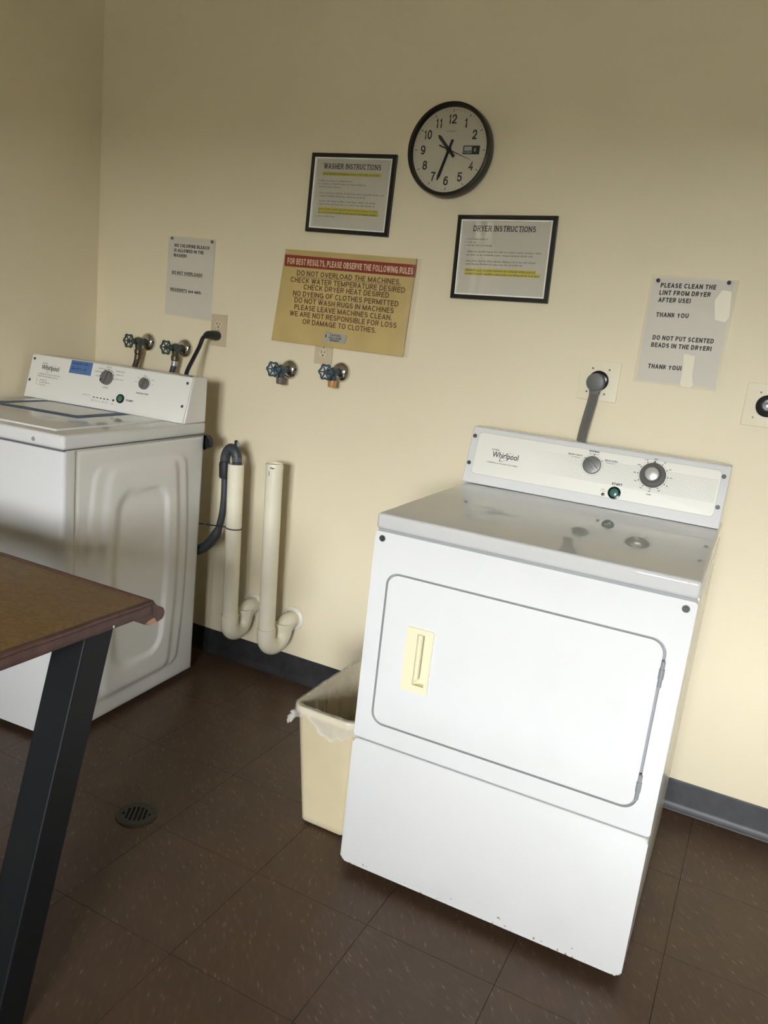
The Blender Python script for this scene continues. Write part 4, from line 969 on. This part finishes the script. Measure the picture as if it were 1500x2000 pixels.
valve('green-handled valve above the washing machine, nearer the plugged-in outlet', -1.5800, 1.1610, M_valvegreen, M_wheelgreen, 'hose')
valve('blue-handled wall valve with a dull brown outlet end', -1.1080, 1.1380, M_valveblue, M_wheelblue, 'brown')
valve('blue-handled wall valve with an orange outlet cap', -.9020, 1.1530, M_valveblue, M_wheelblue, 'orange')
for x, z, m, lb in ((-1.7600, 1.1660, M_hosered, 'reddish rubber hose hanging from the valve nearest the corner'), (-1.5800, 1.1610, M_hose, 'grey rubber hose hanging from the valve nearer the outlet')):
    o = MB(Matrix.Translation((-x, .055, -z)))
    o.tube(catmull([(x, -.055, z-.046), (x-.002, -.060, z-.075), (x-.004, -.075, z-.12), (x-.004, -.10, z-.22), (x, -.13, z-.30)], 6), .0105, 12)
    h_ = thing('fill_hose', lb, 'hose', (x, -.055, z), 0, 'washer fill hoses')
    o.build('hose', m, h_)
    f = MB(Matrix.Translation((-x, .055, -z))); f.tube([(x, -.055, z-.044), (x-.001, -.057, z-.066)], .0122, 14); f.build('ferrule', M_dullbrass if m is M_hosered else M_steel, h_)

# ------------------------------------------------------------------ duplex outlets
def outlet(label, x, z):
    O = thing('wall_outlet', label, 'outlet', (x, 0, z), 0, 'duplex outlets')
    MB(WALL).prism(rrect(-.035, -.057, .035, .057, .003, 3), .0003, .0050, .002, 2).build('cover_plate', M_ivory, O)
    for dv in (.0195, -.0195):
        r = MB(WALL); pts = [(px, max(-.0135, min(.0135, py))) for px, py in circle(0, 0, .0172, 36)]
        r.prism([(px, py+dv) for px, py in pts], .004, .0068, .001); rc = r.build('receptacle', M_ivory2, O)
        s_ = MB(WALL); s_.box((-.0075, dv-.001, .0066), (-.0053, dv+.0085, .0071)); s_.box((.0053, dv, .0066), (.0073, dv+.0075, .0071)); s_.prism(circle(0, dv-.0075, .0028, 12), .0066, .0071); s_.build('slots', M_black, rc, 0)
    MB(WALL).lathe([(.0032, .005), (.003, .0062), (0, .0066)], 12).build('screw', M_steel, O)
    return O
outlet('ivory duplex outlet with a black plug, right of the bleach notice', -1.4285, 1.2415)
outlet('ivory duplex outlet half hidden below the yellowed rules board', -.9780, 1.2280)
PC = thing('power_cord', 'thick black washer cord plugged into the ivory outlet', 'power cord', (-1.4285, -.006, 1.2220))
p = MB(Matrix.Translation((1.4285, .006, -1.2220)))
p.tube([(-1.4285, -.0072, 1.2220), (-1.4285, -.020, 1.2220), (-1.4300, -.040, 1.2225), (-1.4320, -.060, 1.2220), (-1.434, -.070, 1.2180)], [.0165, .0180, .0165, .0140, .0100], 14)
p.build('plug', M_black, PC)
p = MB(Matrix.Translation((1.4285, .006, -1.2220)))
p.tube(catmull([(-1.4330, -.066, 1.2200), (-1.4380, -.078, 1.2080), (-1.4400, -.090, 1.1800), (-1.4350, -.130, 1.1300), (-1.4250, -.168, 1.0900), (-1.4220, -.180, 1.0500), (-1.4220, -.182, .9900)], 8), .0075, 12)
p.build('cord', M_black, PC)

# ------------------------------------------------------------------ dryer power outlets
def big_plate(label, x, z, ang):
    O = thing('dryer_outlet', label, 'outlet', (x, 0, z), 0, 'square dryer outlets')
    MB(WALL).prism(rrect(-.0575, -.0575, .0575, .0575, .003, 3), .0003, .0052, .0022, 2).build('cover_plate', M_plate, O)
    MB(WALL).lathe([(.0290, .004), (.0290, .0105), (.0270, .0120), (.0100, .0115), (0, .0115)], 36).build('receptacle', M_blackgl, O)
    for k in range(3):
        a = ang+2*PI*k/3; M_ = Matrix.Rotation(a, 4, 'Z')
        MB(WALL).box((.0140, -.0011, .0110), (.0200, .0011, .0122), 0, 2, M_).build('slot', M_holeshade, O, 0)
    MB(WALL).lathe([(.0042, .0115), (.0040, .0126), (0, .0128)], 14).build('centre_screw', M_steel, O)
    for u, v in ((-.022, .034), (.026, .034), (.022, -.036), (-.03, -.034)):
        MB(WALL).lathe([(.0028, .005), (.0024, .0062), (0, .0064)], 10, Matrix.Translation((u, v, 0))).build('plate_screw', M_darkmetal, O)
    return O
big_plate('square dryer outlet with the grey plug in it, behind the dryer console', -.0440, 1.2310, .5)
big_plate('square dryer outlet with bare black socket, cut off by the right edge', .4080, 1.2200, .9)
DC = thing('power_cord', 'flat grey ribbed dryer cord with a round plug, running behind the console', 'power cord', (-.044, -.0130, 1.2310))
p = MB(WALL); T_ = Matrix.Translation((-.003, -.004, .0))
p.lathe([(.0235, .0), (.0262, .004), (.0262, .019), (.0235, .0235), (.0140, .0255), (0, .0258)], 30, T_)
p.prism([(-.0200, -.012), (.0150, -.012), (.0110, -.040), (-.0150, -.040)], .004, .021, .004, 2); p.build('plug', M_plug, DC)
p = MB(Matrix.Translation((.044, .0130, -1.2310)))
for k in range(4):
    off = (k-1.5)*.0066
    p.tube(catmull([(-.0465+off, -.0260, 1.1960), (-.0470+off, -.0300, 1.1750), (-.0500+off, -.0420, 1.1300), (-.0520+off*.95, -.0600, 1.0850), (-.0520+off*.9, -.0750, 1.0300), (-.0520+off*.9, -.0800, .9300)], 6), .0040, 8)
p.build('cord', M_cord, DC)

# ------------------------------------------------------------------ standpipes with traps
def standpipe(label, x, xt, zt, r, fx, fz, capped):
    P = thing('standpipe', label, 'drain pipe', (fx, -.06, fz), 0, 'drain standpipes')
    F = Matrix.Translation((-fx, .06, -fz)); yp = -.150
    xb = x; zb = fz-.018
    rr = r; riser = yp+.088
    mb = MB(F)
    n = 28; vs = []; fs = []
    d = Vector((xt-xb, 0, zt-zb))
    path = [Vector((xb, yp, zb))+d*t for t in (0, .25, .5, .75, 1)]
    m_ = axis_frame(path[0], d); Lh = d.length
    mb.lathe([(r, 0), (r, Lh), (r*.86, Lh), (r*.86, Lh-.10), (0, Lh-.10)] if not capped else [(r, 0), (r, Lh-.018), (r*1.035, Lh-.018), (r*1.035, Lh-.002), (r*1.02, Lh), (r*.90, Lh), (r*.88, Lh-.004), (0, Lh-.004)], n, m_)
    pipe = mb.build('riser_pipe', M_pipe, P, 35)
    R_ = .044; zc = zb-.012
    u = [(xb, yp, zb+.022)]; hub = r*1.13
    arc = [Vector((xb+(fx-xb)*(i/12), yp+R_-R_*math.cos(PI*i/12), zc-R_*math.sin(PI*i/12))) for i in range(13)]
    t = MB(F); t.tube([Vector((xb, yp, zb+.020)), Vector((xb, yp, zb+.010))]+arc+[Vector((fx, riser, zc+.030))], [hub]*2+[hub*.99]*13+[hub], 24); t.build('trap_bend', M_pipe, P, 45)
    c = MB(F); c.lathe([(hub*1.04, 0), (hub*1.06, .002), (hub*1.06, .022), (hub*1.0, .024)], 24, axis_frame((fx, riser, zc+.008), (0, 0, 1))); c.build('joint_collar', M_pipe, P, 35)
    q = MB(F); el = [Vector((fx, riser, zc+.025))]+[Vector((fx, riser+.042-.042*math.cos(PI/2*i/8), fz-.042+.042*math.sin(PI/2*i/8))) for i in range(9)]+[Vector((fx, -.003, fz))]
    q.tube(el, hub*.97, 24); q.build('elbow', M_pipe, P, 45)
    c = MB(F); c.lathe([(hub*1.03, 0), (hub*1.05, .002), (hub*1.05, .010), (hub*.98, .011)], 24, axis_frame((fx, -.026, fz), (0, 1, 0))); c.build('joint_collar', M_pipe, P, 35)
    e = MB(F); e.lathe([(r*1.55, .0005), (r*1.55, .003), (r*1.45, .006), (r*1.05, .010)], 30, axis_frame((fx, 0, fz), (0, -1, 0))); e.build('wall_flange', M_pipecap, P, 35)
    return P, pipe
standpipe('white plastic drain pipe with the black hose hooked into its open top', -1.1830, -1.2010, .8000, .0283, -1.1830, .2460, False)
P, pipe = standpipe('white plastic drain pipe with a capped top, right of the hose', -1.0210, -1.0415, .8290, .0295, -1.0080, .2370, True)
tx = MB(Matrix.Translation((1.0080, .06, -.2370)) @ face_frame((-1.0415, -.150-.0322, .818)))
bar(tx, .004, .020, -.002, .004, 0); bar(tx, -.001, .0015, -.028, .016, -.0022); tx.build('pipe_print', M_greyink, P, 0)

# drain hose, clip and tie
HO = thing('drain_hose', 'black corrugated drain hose looping from the washer up into the standpipe', 'hose', (-1.25, -.15, .62))
F = Matrix.Translation((1.25, .15, -.62))
pth = catmull([(-1.46, -.165, .452), (-1.38, -.158, .448), (-1.32, -.152, .470), (-1.272, -.150, .525), (-1.2500, -.150, .590), (-1.2430, -.150, .660), (-1.2440, -.150, .720), (-1.2490, -.150, .790), (-1.2470, -.150, .825), (-1.2300, -.150, .850), (-1.2080, -.150, .842), (-1.1985, -.150, .815), (-1.1990, -.150, .785), (-1.2000, -.150, .730)], 8)
rad = []
for i, p in enumerate(pth):
    z = p.z; t = i/len(pth)
    base = .0180 if t < .25 else (.0125 if t < .55 else (.0175 if t < .85 else .0165))
    if .30 < t < .56: base += .0010*math.sin(i*2.2)
    rad.append(base)
rad = [rad[0]]+[(rad[i-1]+rad[i]+rad[i+1])/3 for i in range(1, len(rad)-1)]+[rad[-1]]
h_ = MB(F); h_.tube(pth, rad, 16); h_.build('hose', M_hose, HO, 60)
h_ = MB(F); h_.tube([(-1.2470, -.150, .742), (-1.2465, -.150, .748), (-1.2490, -.150, .790), (-1.2490, -.150, .800)], [.0185, .0200, .0205, .0180], 18); h_.build('cuff', M_rubber, HO, 40)
h_ = MB(F)
for k in range(3): h_.torus(.0172, .0007, 24, 6, Matrix.Translation((-1.1988, -.150, .812+.005*k)))
h_.build('clamp_ring', M_steel, HO)
h_ = MB(F); h_.box((-1.2215, -.142, .845), (-1.2125, -.132, .880), .002); h_.build('clip', M_black, HO)
h_ = MB(F); h_.box((-1.2110, -.142, .848), (-1.2030, -.136, .876), .002); h_.build('clip_plate', M_steel, HO)
CT = thing('cable_tie', 'thin black tie strapping the hose pipe back towards the washer', 'cable tie', (-1.192, -.15, .575))
F = Matrix.Translation((1.192, .15, -.575)); c = MB(F)
c.torus(.0296, .0022, 32, 8, Matrix.Translation((-1.1930, -.150, .5720)) @ Matrix.Rotation(.04, 4, 'Y')); c.build('loop', M_black, CT)
c = MB(F); c.tube(catmull([(-1.220, -.163, .5722), (-1.238, -.1705, .5712), (-1.265, -.1715, .5690), (-1.302, -.1700, .5650)], 4), .0024, 8); c.build('tail', M_black, CT)
c = MB(F); c.tube([(-1.310, -.1700, .5645), (-1.36, -.1750, .561)], .0024, 8); c.build('tail', M_black, CT)

# ------------------------------------------------------------------ floor drain
FD = thing('floor_drain', 'round dark metal floor drain with slotted grate', 'drain', (-.8520, -.9470, 0))
ang = math.radians(-60); slots = []
c_, s_ = math.cos(ang), math.sin(ang)
for k in range(-3, 4):
    d = k*.0112; L2 = math.sqrt(max(0, .0335**2-(abs(d))**2))*.92
    if abs(k) == 3: L2 = .006
    sl_ = rrect(-L2, d-.0030, L2, d+.0030, .0028, 3)
    slots.append([(x*c_-y*s_, x*s_+y*c_) for x, y in sl_])
MB().lathe([(.0520, .0002), (.0520, .0012), (0, .0012)], 40).build('pit_shade_disc', M_holeshade, FD)  # flat black disc above the tile stands for the shade under the grate
MB().holed(circle(0, 0, .0440, 40), slots, .0013, .0042).build('grate', M_iron, FD, 0)
MB().lathe([(.0535, .0002), (.0525, .0035), (.0500, .0042), (.0445, .0042), (.0445, .0013)], 44).build('rim', M_iron, FD)
